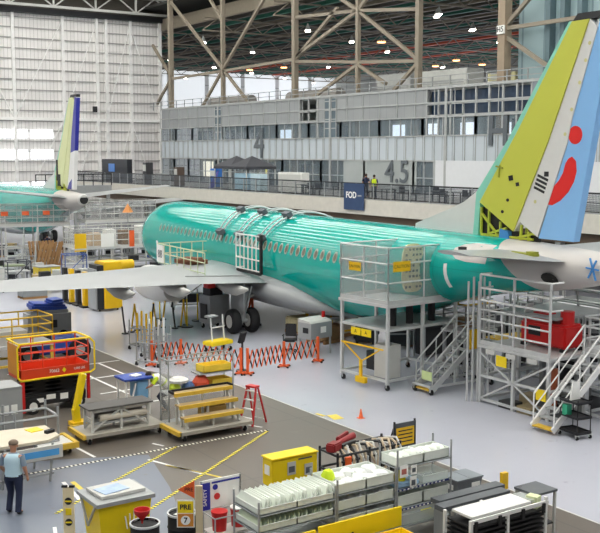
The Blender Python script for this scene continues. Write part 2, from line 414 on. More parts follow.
# ---------------------------------------------------------------- setting: office block (long facade) on the mezzanine
def glass_mat(name, h, refl):
    m = mat(name, h, .08, 0, .5, .25, stretch=(1,.35,1.4)); return m
m_fac  = panel_mat('pearl_facade_panel', '96999B', 1.15, 20, '8C8F91', 'Y', .04)
m_fac2 = panel_mat('pale_facade_band', 'C0C8CF', 1.15, 20, '8E9498', 'Y', .04)
m_gls  = mat('dark_office_glass', '5C6C76', .12, 0, .45, .5)
m_mul  = mat('facade_mullion', 'AEB0B0', .5, .2)
facade_y0, facade_y1 = 12, 107.6
struct(M().box(XF,78.5,10.9, XF+.3,facade_y1,13.1).to('wall_facade_upper_band', m_fac), 'grey translucent upper band of the office facade')
struct(M().box(XF,60.5,10.9, XF+.3,75.5,13.1).to('wall_facade_upper_band', m_fac))
struct(M().box(XF,facade_y0,11.0, XF+.3,49.5,13.1).to('wall_facade_upper_band', mat('blue_grey_band', '8B919B', .5, .1, .15, .6)))
struct(M().box(XF,facade_y0,7.55, XF+.3,facade_y1,9.45).to('wall_facade_middle_band', m_fac2), 'pale reflective middle band of the office facade')
struct(M().box(XF-.1,facade_y0,4.8, XF+.2,59.3,7.55).to('wall_facade_shutter', mat('white_shutter', 'D6D8DC', .6, 0, .04)), 'white closed shutter wall behind the mezzanine seating')
struct(M().box(XF,facade_y0,9.45, XF+.3,49.5,11.0).to('wall_facade_glossy_band', panel_mat('glossy_grey_band', '9EA4A8', 1.3, 30, '7B8288', 'Y', .05)))
# open office interior: back wall, floors, partition and lights seen through the glass
m_int = mat('office_interior', 'A9AAA4', .7, 0, .3, .3)
struct(M().box(57.4,facade_y0,4.8, 57.6,facade_y1,13.0).to('wall_office_rear', m_int))
struct(M().box(XF+.3,facade_y0,9.2, 57.4,facade_y1,9.4).to('floor_office_upper', mat('office_slab', '9FA1A0', .7)))
struct(M().box(XF+.3,facade_y0,12.9, 67,facade_y1,13.05).to('ceiling_office', mat('office_roof', 'B9B8B4', .7)))
wn = 4
rows = [(9.45,10.9,49.5,111), (4.8,7.5,44.2,111)]
yy = {0: [49.5,55,61,66.5,72,77,82.5,88,94,100,104,107.6], 1: [59.5,62,68.5,75,81.5,88,94.5,101,104.5,107.6]}
for r_, (z0, z1, a, b) in enumerate(rows):
    Y = yy[r_]
    for i in range(len(Y)-1):
        y0, y1 = Y[i], Y[i+1]
        wn += 1
        g = M(); fr = M()
        fr.box(XF-.05,y0-.12,z0, XF+.12,y0+.12,z1); fr.box(XF-.05,y1-.12,z0, XF+.12,y1+.12,z1)
        n = max(2, int((y1-y0)/1.15))
        for k in range(1, n): fr.box(XF-.02,y0+(y1-y0)*k/n-.035,z0, XF+.1,y0+(y1-y0)*k/n+.035,z1)
        if r_ == 1: fr.box(XF-.02,y0,6.1, XF+.1,y1,6.18)
        f_ = struct(fr.to('window_%d' % wn, m_mul), 'glazed bay of the office facade')
        M().box(XF+.03,y0,z0, XF+.05,y1,z1).to('pane', mat('office_pane', '9FB0BC', .05, 0, .1, .4, alpha=.22), f_)
# open steel grid of the top storey, right of centre
og = M()
for y0, y1 in ((49.5,60.5),(75.5,78.5)):
    n = int((y1-y0)/1.3)
    for k in range(n+1): og.box(XF-.05,y0+(y1-y0)*k/n-.07,9.4, XF+.1,y0+(y1-y0)*k/n+.07,13.3)
    for z in (11.0,11.9,13.1): og.box(XF-.05,y0,z-.07, XF+.1,y1,z+.07)
struct(og.to('trim_open_grid', m_mul), 'open steel grid in the top storey of the offices')
struct(M().box(XF+.5,49.5,11.0, XF+.6,60.5,12.9).to('wall_grid_backing', mat('deep_blue_glass', '36475E', .3, 0, .4, 1.5)))
# lit interior panels and office blocks behind glass
for (y, z, dy, dz, c) in [(60,9.6,1.6,1.0,'E8F2FF'), (64.5,9.7,1.4,.9,'E8F2FF'), (69,9.6,1.4,1.0,'DCEBFA'), (55.5,9.6,1.8,.9,'E8F2FF'), (86,9.6,3.0,.9,'C8D8E6'), (104,5.2,2.0,1.9,'E6E2D0'), (74,5.5,3.2,1.5,'D8DCD6'), (62,5.3,2.4,1.7,'E2E6E2'), (90.5,5.2,1.5,1.8,'C8C060')]:
    struct(M().box(57.1,y,z, 57.35,y+dy,z+dz).to('trim_lit_panel', mat('lit_panel_'+c, c, .5, emit=1.6)), 'lit panel glowing inside the offices')
for (y, z, dy, dz, c) in [(99,4.8,1.2,2.4,'3A3E44'), (96,4.8,1.0,2.3,'4A4038'), (88,4.8,.9,2.4,'303438'), (81,4.8,1.6,2.2,'5A5040'), (70.5,4.8,1.8,2.0,'6A5A44'), (56,4.8,3.2,2.2,'4A5058'), (66.2,4.8,.8,2.3,'3A3A3A'), (52,9.4,2.2,1.3,'3E4650'), (77,9.4,4,1.3,'4A5256'), (98,9.4,6,1.2,'4C5052'), (92,9.4,1.6,1.4,'3C4042')]:
    struct(M().box(55.4,y,z, 57.0,y+dy,z+dz).to('trim_partition', mat('partition_'+c, c, .6)), 'dark partition inside the offices')
# roof edge rail and clutter of the office block
rl = M()
for k in range(50): rl.box(XF+.1,12+k*2,13.1, XF+.18,12.08+k*2,14.0)
for z in (13.55,14.0): rl.box(XF+.1,12,z, XF+.16,111,z+.06)
struct(rl.to('trim_roof_rail', m_galv), 'thin guard rail along the office roof edge')
struct(M().box(XF-.08,facade_y0,13.05, XF+.35,facade_y1,13.25).to('trim_roof_edge', m_mul))
for (y, x, l, h_, c, nm, lb) in [(84,58,9,1.6,'8F8C88','duct','long grey duct lying on the office roof beside the brace node'), (99,57,9,1.7,'9B9894','duct','round grey duct on the office roof near the hangar door'),
                             (66,60,6,2.2,'C4C6C2','air_handler','pale boxy air handler on the office roof right of centre'), (57,58,3.0,1.3,'B8B48A','air_handler','small olive air handler on the office roof behind the open grid'),
                             (74,61,5,2.4,'B0B2B0','air_handler','grey air handler on the office roof left of centre')]:
    t = thing(nm, lb, 'air duct' if nm == 'duct' else 'air handler', (x,y,13.051))
    if nm == 'duct':
        M().tube((0,-l/2,.75),(0,l/2,.75),.62,14).to('pipe', mat('duct_'+c, c, .5, .3), t, smooth=True)
        s_ = M()
        for k in range(4): s_.box(-.5,-l/2+.6+k*(l-1.2)/3-.06,0, .5,-l/2+.6+k*(l-1.2)/3+.06,.3)
        s_.to('support', m_galv, t)
    else:
        M().box(-1,-l/2,.0, 1,l/2,h_).to('casing', mat('duct_'+c, c, .5, .1), t, bevel=.05)
        g_ = M()
        for k in range(5): g_.box(-1.04,-l/2+.4,.4+k*.2, -1,l/2-.4,.5+k*.2)
        g_.to('grille', m_galv, t)
ml = M()
for k in range(84):
    y = facade_y0+.4+k*1.15
    ml.box(XF-.06,y-.03,7.55, XF,y+.03,9.45)
    if k % 2: ml.box(XF-.06,y-.03,10.9, XF,y+.03,13.1)
for z in (7.5,9.45,10.9,12.0): ml.box(XF-.08,facade_y0,z-.05, XF,facade_y1,z+.05)
for y in (94.0,73.5,58.2): ml.box(XF-.12,y-.12,4.8, XF,y+.12,13.1)
struct(ml.to('trim_facade_mullions', m_mul), 'thin metal mullions over the office facade')
struct(M().box(XF-.03,61.6,4.85, XF-.01,71.5,7.45).to('window_55', mat('frosted_pane','B4BABA',.3,0,.15,.5,alpha=.8)), 'frosted glazing behind the large numeral on the lower offices')
struct(M().box(XF-.03,93.3,9.5, XF+.0,94.7,12.9).to('window_56', m_gls)); struct(M().box(XF-.03,72.6,9.5, XF+.0,74.4,12.9).to('window_57', m_gls))
gl = M()
for y in (93.3,94,94.7,72.6,73.5,74.4): gl.box(XF-.07,y-.05,9.5,XF-.03,y+.05,12.9)
for z in (10.3,11.1,11.9,12.7): gl.box(XF-.07,93.3,z-.04,XF-.03,94.7,z+.04); gl.box(XF-.07,72.6,z-.04,XF-.03,74.4,z+.04)
struct(gl.to('trim_stair_glazing', m_mul))
# big numerals on the glass
m_num = mat('facade_numeral_grey', '5E656B', .5)
n4 = text('facade_numeral', '4', 4.3, m_num, (XF-.1,85.6,8.9), LEFTF, None, .02); tag(n4, 'tall grey numeral 4 on the pale band of the facade', 'numeral')
n45 = text('facade_numeral', '4.5', 2.6, m_num, (XF-.12,64.0,6.5), LEFTF, None, .02, bold=.02); tag(n45, 'large grey numeral 4.5 on the lower office glass', 'numeral')
nh = text('facade_letter', 'H', 3.0, mat('facade_letter_grey', '5A6066', .5), (XF-.09,52.6,9.6), LEFTF, None, .03, bold=.05); tag(nh, 'large dark grey letter H on the facade near the tail fin', 'letter')

# ---------------------------------------------------------------- mezzanine deck
XE = 43.5
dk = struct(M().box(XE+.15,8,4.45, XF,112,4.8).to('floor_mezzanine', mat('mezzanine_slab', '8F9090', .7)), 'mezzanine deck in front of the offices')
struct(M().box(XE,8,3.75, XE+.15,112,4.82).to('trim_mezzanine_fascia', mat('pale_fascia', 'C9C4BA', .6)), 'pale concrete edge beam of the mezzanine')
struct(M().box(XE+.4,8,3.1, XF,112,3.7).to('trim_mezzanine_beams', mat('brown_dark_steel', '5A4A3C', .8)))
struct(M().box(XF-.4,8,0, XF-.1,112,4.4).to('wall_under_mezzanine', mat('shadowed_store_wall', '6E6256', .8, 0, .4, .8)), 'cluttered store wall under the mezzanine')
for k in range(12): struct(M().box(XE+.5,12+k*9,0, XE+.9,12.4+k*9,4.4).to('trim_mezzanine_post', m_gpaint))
rt = thing('deck_railing', 'dark mesh guard railing along the mezzanine edge', 'railing', (XE+.25,8,4.8))
pm = M(); ps = M(); tm = M()
for k in range(53): ps.box(-.04,k*2-.04,0, .04,k*2+.04,1.15)
tm.box(-.03,0,1.12, .03,104,1.2); tm.box(-.03,0,.1, .03,104,.16); tm.box(-.03,0,.62, .03,104,.66)
pm.box(-.01,0,.15, .01,104,1.12)
rp = ps.to('post', m_galv, rt); rp['kind'] = 'stuff'; tm.to('rail', m_dark, rt); pm.to('mesh_panel', m_mdark, rt)
# ================================================================ aircraft
PH = math.radians(4.2)
# local frame: +Y = nose direction, +X = starboard, Z up; station s (m from the nose) sits at y = 37.5 - s
def interp(tab, s):
    for (a, *A), (b, *B) in zip(tab, tab[1:]):
        if s <= b:
            t = (s-a)/(b-a) if b > a else 0
            return [p+(q-p)*t for p, q in zip(A, B)]
    return list(tab[-1][1:])
# station, z bottom, z top, half width
FUS = [(2.4,2.6,2.9,.1),(2.5,2.2,3.4,.6),(2.8,1.85,4.1,1.15),(3.2,1.6,4.6,1.46),(3.8,1.43,5.0,1.68),(4.6,1.36,5.23,1.81),(5.6,1.35,5.33,1.87),(6.5,1.35,5.35,1.88),
       (26,1.35,5.35,1.88),(28,1.6,5.35,1.87),(30,2.2,5.35,1.78),(32,2.85,5.34,1.6),(34,3.4,5.32,1.36),(36,3.68,5.27,1.05),(37.5,3.95,5.22,.8),(38.6,4.2,5.17,.58),(39.2,4.36,5.11,.42)]
def ring(s, n=40, k=1.0, dy=0):
    zb, zt_, hw = interp(FUS, s); c = (zb+zt_)/2; h = (zt_-zb)/2
    return [(hw*k*math.cos(2*PI*i/n), 37.5-s, c+h*k*math.sin(2*PI*i/n)) for i in range(n)]
def fus_x(s, z, side=-1, k=1.0):
    zb, zt_, hw = interp(FUS, s); c = (zb+zt_)/2; h = (zt_-zb)/2
    return side*hw*k*math.sqrt(max(0, 1-((z-c)/h)**2))
def loft(ss, k=1.0):
    m = M(); m.rings([ring(s, 40, k) for s in ss]); return m
def airfoil(c, t, n=7):
    """closed section: list of (chordwise, thickness) from the leading edge round"""
    up = [(c*(.5-.5*math.cos(PI*i/n)), 0) for i in range(n+1)]
    f = lambda x: t*c*5*(.2969*math.sqrt(max(x,0)) - .126*x - .3516*x*x + .2843*x**3 - .1036*x**4)
    a = [(x, f(x/c)) for x, _ in up]; b = [(x, -f(x/c)*.8) for x, _ in reversed(up[1:-1])]
    return a + b
def surf(secs, side, t):
    """secs: (lateral, z, station LE, chord)"""
    m = M(); m.rings([[(side*l, 37.5-(s+x), z+y) for x, y in airfoil(c, t)] for l, z, s, c in secs]); return m
def fus_mat():
    m = mat('fuselage_green_coating', '00A69C', .09, 0, .06, .7, coat=.0, spec=.5)
    nt = m.node_tree; N = nt.nodes; L = nt.links; b = N['Principled BSDF']; src = b.inputs['Base Color'].links[0].from_socket
    tc = N.new('ShaderNodeTexCoord'); sp = N.new('ShaderNodeSeparateXYZ'); L.new(tc.outputs['Object'], sp.inputs[0])
    a = N.new('ShaderNodeMath'); a.operation = 'MULTIPLY'; a.inputs[1].default_value = 1/5.3; L.new(sp.outputs['Y'], a.inputs[0])
    f = N.new('ShaderNodeMath'); f.operation = 'FRACT'; L.new(a.outputs[0], f.inputs[0])
    g = N.new('ShaderNodeMath'); g.operation = 'LESS_THAN'; g.inputs[1].default_value = .012; L.new(f.outputs[0], g.inputs[0])
    a2 = N.new('ShaderNodeMath'); a2.operation = 'MULTIPLY'; a2.inputs[1].default_value = 1/1.05; L.new(sp.outputs['Z'], a2.inputs[0])
    f2 = N.new('ShaderNodeMath'); f2.operation = 'FRACT'; L.new(a2.outputs[0], f2.inputs[0])
    g2 = N.new('ShaderNodeMath'); g2.operation = 'LESS_THAN'; g2.inputs[1].default_value = .03; L.new(f2.outputs[0], g2.inputs[0])
    o = N.new('ShaderNodeMath'); o.operation = 'MAXIMUM'; L.new(g.outputs[0], o.inputs[0]); L.new(g2.outputs[0], o.inputs[1])
    h = N.new('ShaderNodeMath'); h.operation = 'MULTIPLY'; h.inputs[1].default_value = .35; L.new(o.outputs[0], h.inputs[0])
    mx = N.new('ShaderNodeMix'); mx.data_type = 'RGBA'; mx.inputs['B'].default_value = rgb('007868')
    L.new(h.outputs[0], mx.inputs['Factor']); L.new(src, mx.inputs['A']); L.new(mx.outputs['Result'], b.inputs['Base Color'])
    # skin slightly wavy so the lamp rows break up along it
    nz = N.new('ShaderNodeTexNoise'); nz.inputs['Scale'].default_value = .9; L.new(tc.outputs['Object'], nz.inputs['Vector'])
    bp = N.new('ShaderNodeBump'); bp.inputs['Strength'].default_value = .08; bp.inputs['Distance'].default_value = .04
    L.new(nz.outputs['Fac'], bp.inputs['Height']); L.new(bp.outputs['Normal'], b.inputs['Normal'])
    return m
m_fus = fus_mat()
m_fingreen = mat('fin_green_primer', 'C0C446', .5, 0, .05, .8)
m_finmint = mat('fin_edge_mint', '86CDB8', .35, 0, .1)
m_bluetape = mat('blue_tape', '3F86C8', .6)
m_open = mat('open_bay_dark', '23221F', .8, 0, .4, 6)

def aircraft(loc, label, near=True):
    T = thing('airliner', label, 'airplane', loc, -PH)
    def sheared(s0, k=1.0, g=1.25, n=40):
        out = []
        for i in range(n):
            s = s0
            for _ in range(12):
                zb, zt_, hw = interp(FUS, s); z = (zb+zt_)/2+(zt_-zb)/2*k*math.sin(2*PI*i/n); s = s0+(5.32-z)*g
            out.append((hw*k*math.cos(2*PI*i/n), 37.5-s, z))
        return out
    fm = M(); fm.rings([ring(s) for s in [2.4,2.5,2.65,2.8,3.2,3.8,4.6,5.6,6.5,10,14,18,22,26,28,30,32,33.2]]+[sheared(33.9,1,.5),sheared(34.5)]); fm.to('fuselage', m_fus, T, smooth=True)
    fm = M(); fm.rings([sheared(34.45,1.004),sheared(35.6,1.004,.9)]+[ring(s,40,1.004) for s in (37.6,38.6,39.2)]); fm.to('tail_cone', m_cone, T, smooth=True)
    ex = M(); ex.tube((0,37.5-39.15,4.79),(0,37.5-39.5,4.75),.40,16,.36); ex.to('exhaust_ring', m_offw, T, smooth=True)
    M().tube((0,37.5-39.45,4.75),(0,37.5-39.52,4.75),.31,16).to('exhaust_opening', m_black, T)
    # wing to body fairing
    rr = []
    for s, w_, zt_, zb in [(10.5,.9,1.9,1.3),(12,1.7,2.5,1.1),(14,2.1,2.9,1.0),(17,2.25,3.0,.98),(20.5,2.25,2.9,1.0),(22,2.12,2.75,1.05),(23.3,1.8,2.45,1.12),(24.3,1.35,2.0,1.2),(25,.7,1.6,1.3)]:
        c = (zt_+zb)/2; h = (zt_-zb)/2; rr.append([(w_*math.cos(2*PI*i/28), 37.5-s, c+h*math.sin(2*PI*i/28)) for i in range(28)])
    M().rings(rr).to('belly_fairing', m_wing, T, smooth=True)
    for side in (-1, 1):
        zz = lambda l: 2.35+(.055 if near else .105)*(l-1.9)
        w_ = surf([(1.2,2.35,12.2,8.2),(1.9,2.35,12.7,7.9),(5.5,zz(5.5),14.8,6.0),(9.5,zz(9.5),17.2,4.5),(13.5,zz(13.5),19.5,3.05),(17.0,zz(17),21.6,1.7)], side, .11)
        w_.to('wing', m_wing, T, smooth=True)
        # winglet
        wm = M(); z0 = zz(17)
        secs = [(17.0,z0,21.6,1.7),(17.5,z0+.35,22.0,1.35),(18.0,z0+2.5,23.6,.45)]
        wm.rings([[(side*l+ (y if i else 0)*side*-.6, 37.5-(s+x), z+(y if i == 0 else 0)) for x, y in airfoil(c, .09)] for i, (l, z, s, c) in enumerate(secs)])
        wm.to('winglet', m_navyb, T, smooth=True)
        # dark slot between wing and slat, flap line
        fl = M()
        fl.bar((side*2.3,37.5-19.3,2.35+.20),(side*5.5,37.5-19.4,zz(5.5)+.16),.06); fl.bar((side*5.6,37.5-19.4,zz(5.5)+.14),(side*12.6,37.5-20.9,zz(12.6)+.1),.05)
        fl.to('flap_gap', m_gpaint, T)
        for l, s0 in ((3.4,17.9),(6.3,18.3),(8.9,18.7)):
            q = []
            for s, r, dz in [(0,.05,0),(.4,.16,.05),(1.3,.26,0),(2.3,.26,.02),(3.0,.15,.1),(3.5,.04,.18)]:
                q.append([(side*l + r*.8*math.cos(2*PI*i/14), 37.5-(s0+s), zz(l)-.38+dz + r*math.sin(2*PI*i/14)) for i in range(14)])
            M().rings(q).to('flap_track_fairing', m_lgrey, T, smooth=True)
        # engine and pylon
        q = []
        for s, r in [(12.3,.72),(12.4,.8),(12.9,.86),(14.0,.86),(15.2,.76),(16.0,.6)]:
            q.append([(side*4.6 + r*math.cos(2*PI*i/24), 37.5-s, 1.7 + r*math.sin(2*PI*i/24)) for i in range(24)])
        en = M().rings(q).to('engine', m_offw, T, smooth=True)
        M().tube((side*4.6,37.5-12.35,1.7),(side*4.6,37.5-12.27,1.7),.65,20).to('inlet', m_dark, en)
        M().tube((side*4.6,37.5-15.9,1.7),(side*4.6,37.5-17,1.75),.42,16,.15).to('exhaust_cone', m_galv, en, smooth=True)
        M().ext([(37.5-12.7,2.5),(37.5-14.5,2.65),(37.5-17,2.5),(37.5-16,2.1),(37.5-14,2.2)], 'x', side*4.6-.18, side*4.6+.18).to('pylon', m_offw, T)
        # main gear
        g = M(); g.tube((side*2.6,37.5-19.6,2.1),(side*2.86,37.5-19.7,.56),.13,10); g.tube((side*2.36,37.5-19.7,.56),(side*3.36,37.5-19.7,.56),.09,8)
        g.tube((side*2.7,37.5-19.6,1.5),(side*1.2,37.5-19.3,2.1),.07,8); g.bar((side*2.8,37.5-19.9,1.0),(side*2.7,37.5-20.3,2.2),.07)
        g.to('main_gear_leg', m_galv, T)
        M().box(side*3.0-.04,37.5-20.2,1.05, side*3.0+.04,37.5-18.9,2.35).to('gear_door', m_wing, T)
        for o_ in (-.46, .46):
            x0 = side*2.86+o_
            wh = M(); n = 26
            prof = [(-.2,.36),(-.2,.5),(-.14,.555),(0,.57),(.14,.555),(.2,.5),(.2,.36)]
            wh.rings([[(x0+a, 37.5-19.7+r*math.cos(2*PI*i/n), .57+r*math.sin(2*PI*i/n)) for i in range(n)] for a, r in prof])
            wo = wh.to('wheel', m_black, T, smooth=True)
            M().tube((x0-.215,37.5-19.7,.57),(x0+.215,37.5-19.7,.57),.30,18).to('hub', m_lgrey, wo)
        # stabiliser
        z0 = 4.86
        if near:
            sx = [(.7,z0,34.0,3.7),(1.2,z0+.03,34.4,3.3),(4.7,z0+.42,36.5,1.5)]
        else:
            sx = [(.7,z0,34.0,3.7),(1.2,z0+.03,34.4,3.3),(7.1,z0+.75,37.2,1.4)]
        surf(sx, side, .09).to('stabiliser', m_wing, T, smooth=True)
    # nose gear
    g = M(); g.tube((0,37.5-4.0,1.6),(0,37.5-4.0,.35),.08,8); g.tube((-.25,37.5-4,.35),(.25,37.5-4,.35),.05,6); g.to('nose_gear_leg', m_galv, T)
    for o_ in (-.2,.2):
        wo = M().tube((o_-.1,37.5-4,.345),(o_+.1,37.5-4,.345),.34,18).to('wheel', m_black, T)
        M().tube((o_-.11,37.5-4,.345),(o_+.11,37.5-4,.345),.16,12).to('hub', m_lgrey, wo)
    # ---- fin, polygons as (station, z)
    def fin(name, poly, t, m, parent=T, off=0, **k):
        return M().ext([(37.5-s, z) for s, z in poly], 'x', off-t, off+t).to(name, m, parent, **k)
    fin('dorsal_fin', [(29.1,5.25),(29.15,5.5),(30.3,5.87),(31.2,6.15),(32.0,6.43),(32.75,6.85),(32.62,5.2)], .12, m_offw)
    fin('fin_leading_edge', [(32.75,6.81),(34.34,8.63),(36.98,12.17),(37.15,12.15),(34.86,8.92),(32.97,6.47),(32.88,5.2),(32.6,5.2)], .17, m_finmint)
    fin('fin_box', [(37.13,12.16),(37.84,12.16),(36.26,8.58),(34.72,5.57),(32.97,6.47),(34.84,8.92)], .20, m_fingreen if near else m_prim2)
    fin('fin_trailing_panel', [(37.84,12.16),(38.15,11.9),(37.23,9.27),(37.05,8.48),(35.84,5.46),(35.0,5.9),(34.72,5.57),(36.26,8.58)], .16, m_offw if near else m_prim2)
    rd = fin('rudder', [(38.15,11.9),(38.24,12.2),(38.72,12.15),(38.1,8.86),(37.42,5.42),(35.86,5.42),(37.05,8.48),(37.23,9.27)], .13, m_sky if near else m_white)
    fin('fin_cap', [(37.1,12.16),(37.3,12.38),(38.8,12.36),(38.72,12.15),(38.24,12.2),(37.84,12.16)], .14, m_dark)
    # open root of the fin: ribs and dark inside
    fin('fin_root_bay', [(32.95,5.2),(32.97,6.3),(34.7,5.55),(35.8,5.45),(35.8,5.2)], .03, m_open)
    rb = M()
    for s0, z0, s1, z1 in [(33.0,5.4,33.0,6.3),(33.4,5.3,33.4,6.2),(33.0,6.1,33.9,5.35),(33.4,5.4,34.3,5.65),(34.0,5.3,34.0,5.85),(35.0,5.3,35.05,5.8),(35.4,5.3,35.4,5.6),(34.8,5.35,35.8,5.6),(33.0,5.36,35.6,5.36)]:
        for x_ in (-.12,.12): rb.bar((x_,37.5-s0,z0),(x_,37.5-s1,z1),.07)
    rb.to('fin_root_rib', m_green, T)
    if near:
        fin('fin_root_cover', [(34.0,5.3),(34.05,5.62),(34.45,5.55),(34.5,5.3)], .19, m_bluetape)
        ft = M(); [ft.box(-.155,37.5-s-.16,z-.0,.155,37.5-s+.16,z+.05) for s, z in []]
        c = [(37.36+.29*math.cos(2*PI*i/24), 8.72+.28*math.sin(2*PI*i/24)) for i in range(24)]
        for sd in (-1, 1):
            M().ext([(37.5-s, z) for s, z in c], 'x', sd*.131, sd*.14).to('circle_marking', m_smile, rd)
            M().ext([(37.5-s, z) for s, z in [(37.10,8.0),(37.25,8.06),(37.42,7.92),(37.46,7.6),(37.36,7.28),(37.14,6.96),(36.8,6.68),(36.45,6.52),(36.16,6.54),(36.28,6.98),(36.5,7.12),(36.72,7.32),(36.88,7.55),(36.98,7.85)]], 'x', sd*.131, sd*.14).to('smile_marking', m_smile, rd)
        # dots along the trailing panel, slots, access holes
        for s, z in [(37.86,11.45),(37.72,10.95),(37.5,10.3),(37.2,9.5),(36.95,8.75),(35.7,6.6)]:
            M().tube((-.17,37.5-s,z),(.17,37.5-s,z),.06,10).to('fastener_patch', m_prim, T)
        for k in range(4):
            z = 7.03+k*.13; s = 35.62+k*.05
            M().ext([(37.5-s, z),(37.5-s-.48,z-.16),(37.5-s-.50,z-.08),(37.5-s-.02,z+.08)], 'x', -.168, .168).to('slot', m_black, T)
        M().box(-.168,37.5-36.28,7.42,.168,37.5-36.08,7.58).to('access_hole', m_black, T)
        for s, z, w_ in [(34.55,7.34,.15),(34.88,7.14,.11),(34.42,6.6,.07),(34.17,6.2,.07)]:
            M().ext([(37.5-s+w_*(math.cos(a)), z+w_*.8*math.sin(a)) for a in ([PI/4*(2*i+1)-.2 for i in range(4)] if w_ > .1 else [2*PI*i/12 for i in range(12)])], 'x', -.21, .21).to('access_hole', m_black, T)
        mk = M(); mk.bar((-.205,37.5-33.95,7.35),(-.205,37.5-34.0,7.75),.05); mk.bar((-.205,37.5-33.8,7.72),(-.205,37.5-34.15,7.66),.05); mk.to('stencil_mark', m_green2, T)
        # tail cone details
        M().add([(fus_x(37.15+.3*math.cos(a), 4.28+.2*math.sin(a), -1, 1.06)-.01, 37.5-37.15-.3*math.cos(a), 4.28+.2*math.sin(a)) for a in [2*PI*i/14 for i in range(14)]], [tuple(range(14))]).to('access_opening', m_open, T, label='dark oval access opening')
        tp = M()
        for a0, b0 in (((38.55,4.45),(38.85,5.0)), ((38.85,4.4),(38.6,5.05)), ((38.45,4.75),(38.95,4.72))):
            tp.bar((fus_x(38.7,4.75,-1,1.03)-.05,37.5-a0[0],a0[1]),(fus_x(38.7,4.75,-1,1.03)-.05,37.5-b0[0],b0[1]),.045)
        tp.to('tape_marking', m_bluetape, T)
        # sealed grey panel where the stabiliser meets the body
        pn = M(); rr = []
        for s in [32.9,33.2,33.7,34.2,34.6]:
            hh = .30 if s > 33.2 else (.1 if s < 33 else .24)
            rr.append([(fus_x(s, 4.82+hh*math.sin(a), -1, 1.006), 37.5-s, 4.82+hh*math.sin(a)) for a in [-PI/2+PI*i/8 for i in range(9)]])
        n = 9; pn.add([p for r in rr for p in r], [(j*n+k, j*n+k+1, (j+1)*n+k+1, (j+1)*n+k) for j in range(4) for k in range(8)])
        pn.to('stabiliser_seal_panel', m_cone, T)
        pd = M(); pd.box(-1.52,37.5-33.75,4.85,-1.36,37.5-33.5,5.02); pd.to('vent_opening', m_black, T)
        mt = M(); mt.cbox((-1.1,37.5-36.2,4.98),(.3,1.2,.1)); mt.cbox((-1.15,37.5-36.7,5.03),(.25,.3,.16)); mt.to('stabiliser_fitting', m_green2, T)
        # white vertical edge where the aft section starts, aft door outlines
        for s0 in (32.7,):
            ss = ring(s0, 40, 1.006); s1 = ring(s0+.16, 40, 1.006)
            a = M(); idx = [i for i in range(40) if 19 <= i <= 24]
            a.add([ss[i] for i in idx]+[s1[i] for i in idx], [(k,k+1,k+1+len(idx),k+len(idx)) for k in range(len(idx)-1)])
            a.to('section_band', m_white, T)
        def patch(name, s0, s1, z0, z1, m_, k=1.008, rnd=.25):
            n = 8; q = []
            for j in range(n+1):
                for i in range(n+1):
                    u = i/n*2-1; v = j/n*2-1
                    # superellipse corner rounding
                    s = (s0+s1)/2 + u*(s1-s0)/2*(1-rnd*.35*v*v); z = (z0+z1)/2 + v*(z1-z0)/2*(1-rnd*.15*u*u)
                    q.append((fus_x(s, z, -1, k), 37.5-s, z))
            return M().add(q, [(j*(n+1)+i, j*(n+1)+i+1, (j+1)*(n+1)+i+1, (j+1)*(n+1)+i) for j in range(n) for i in range(n)]).to(name, m_, T)
        patch('forward_port', 6.7, 7.0, 2.9, 3.2, m_white)
    # cabin windows on both sides
    n = 0; s = 7.2 if near else 20
    while s < (28.6 if near else 34):
        if not near and s > 29: break
        if near:
            zc = 3.98
            x = fus_x(s, zc, -1, 1.004)
            fr_ = [(x - .0, 37.5-s+.165*math.cos(a), zc+.235*math.sin(a)) for a in [2*PI*i/12 for i in range(12)]]
            fr_ = [(fus_x(s, p[2], -1, 1.006), p[1], p[2]) for p in fr_]
            gl_ = [(fus_x(s, zc+.16*math.sin(a), -1, 1.010), 37.5-s+.105*math.cos(a), zc+.16*math.sin(a)) for a in [2*PI*i/12 for i in range(12)]]
            wf = M().add(fr_, [tuple(range(12))]).to('cabin_window', m_wframe if s > 17 else m_wframe2, T)
            M().add(gl_, [tuple(range(12))]).to('pane', m_winp, wf)
        s += .508
    if not near:
        for s0, s1, z0, z1 in [(33.3,33.8,6.0,7.6),(33.6,34.4,5.6,6.5)]:
            fin('fin_marking', [(s0,z0),(s1,z0),(s1,z1),(s0,z1)], .21, m_open)
        fin('rudder_marking', [(36.95,8.15),(38.0,8.3),(38.75,12.1),(38.3,12.18),(37.23,9.27)], .14, m_navyb, rd)
        fin('rudder_marking', [(35.9,5.44),(36.95,5.44),(37.1,6.2),(36.4,5.9)], .14, m_navyb, rd)
    return T
m_navyb = mat('livery_dark_blue', '2B2F9A', .35)
m_prim2 = mat('fin_pale_primer', 'D6DBA8', .5, 0, .06)
m_green2 = mat('olive_primer_part', '8F9428', .6, 0, .25, 8)
m_wframe = mat('window_frame_grey','A9B3A6',.35,0,.2,4); m_wframe2 = mat('window_frame_green','7CC0B4',.35)
m_winp = mat('window_backing', '6E6A58', .4, 0, .2)
near_ac = aircraft((24.4,20.9,0), 'large green unpainted airliner with a sky blue rudder and red smile', True)
far_ac = aircraft((27.5,71.0,0), 'distant green unpainted airliner at left with a white and dark blue rudder', False)

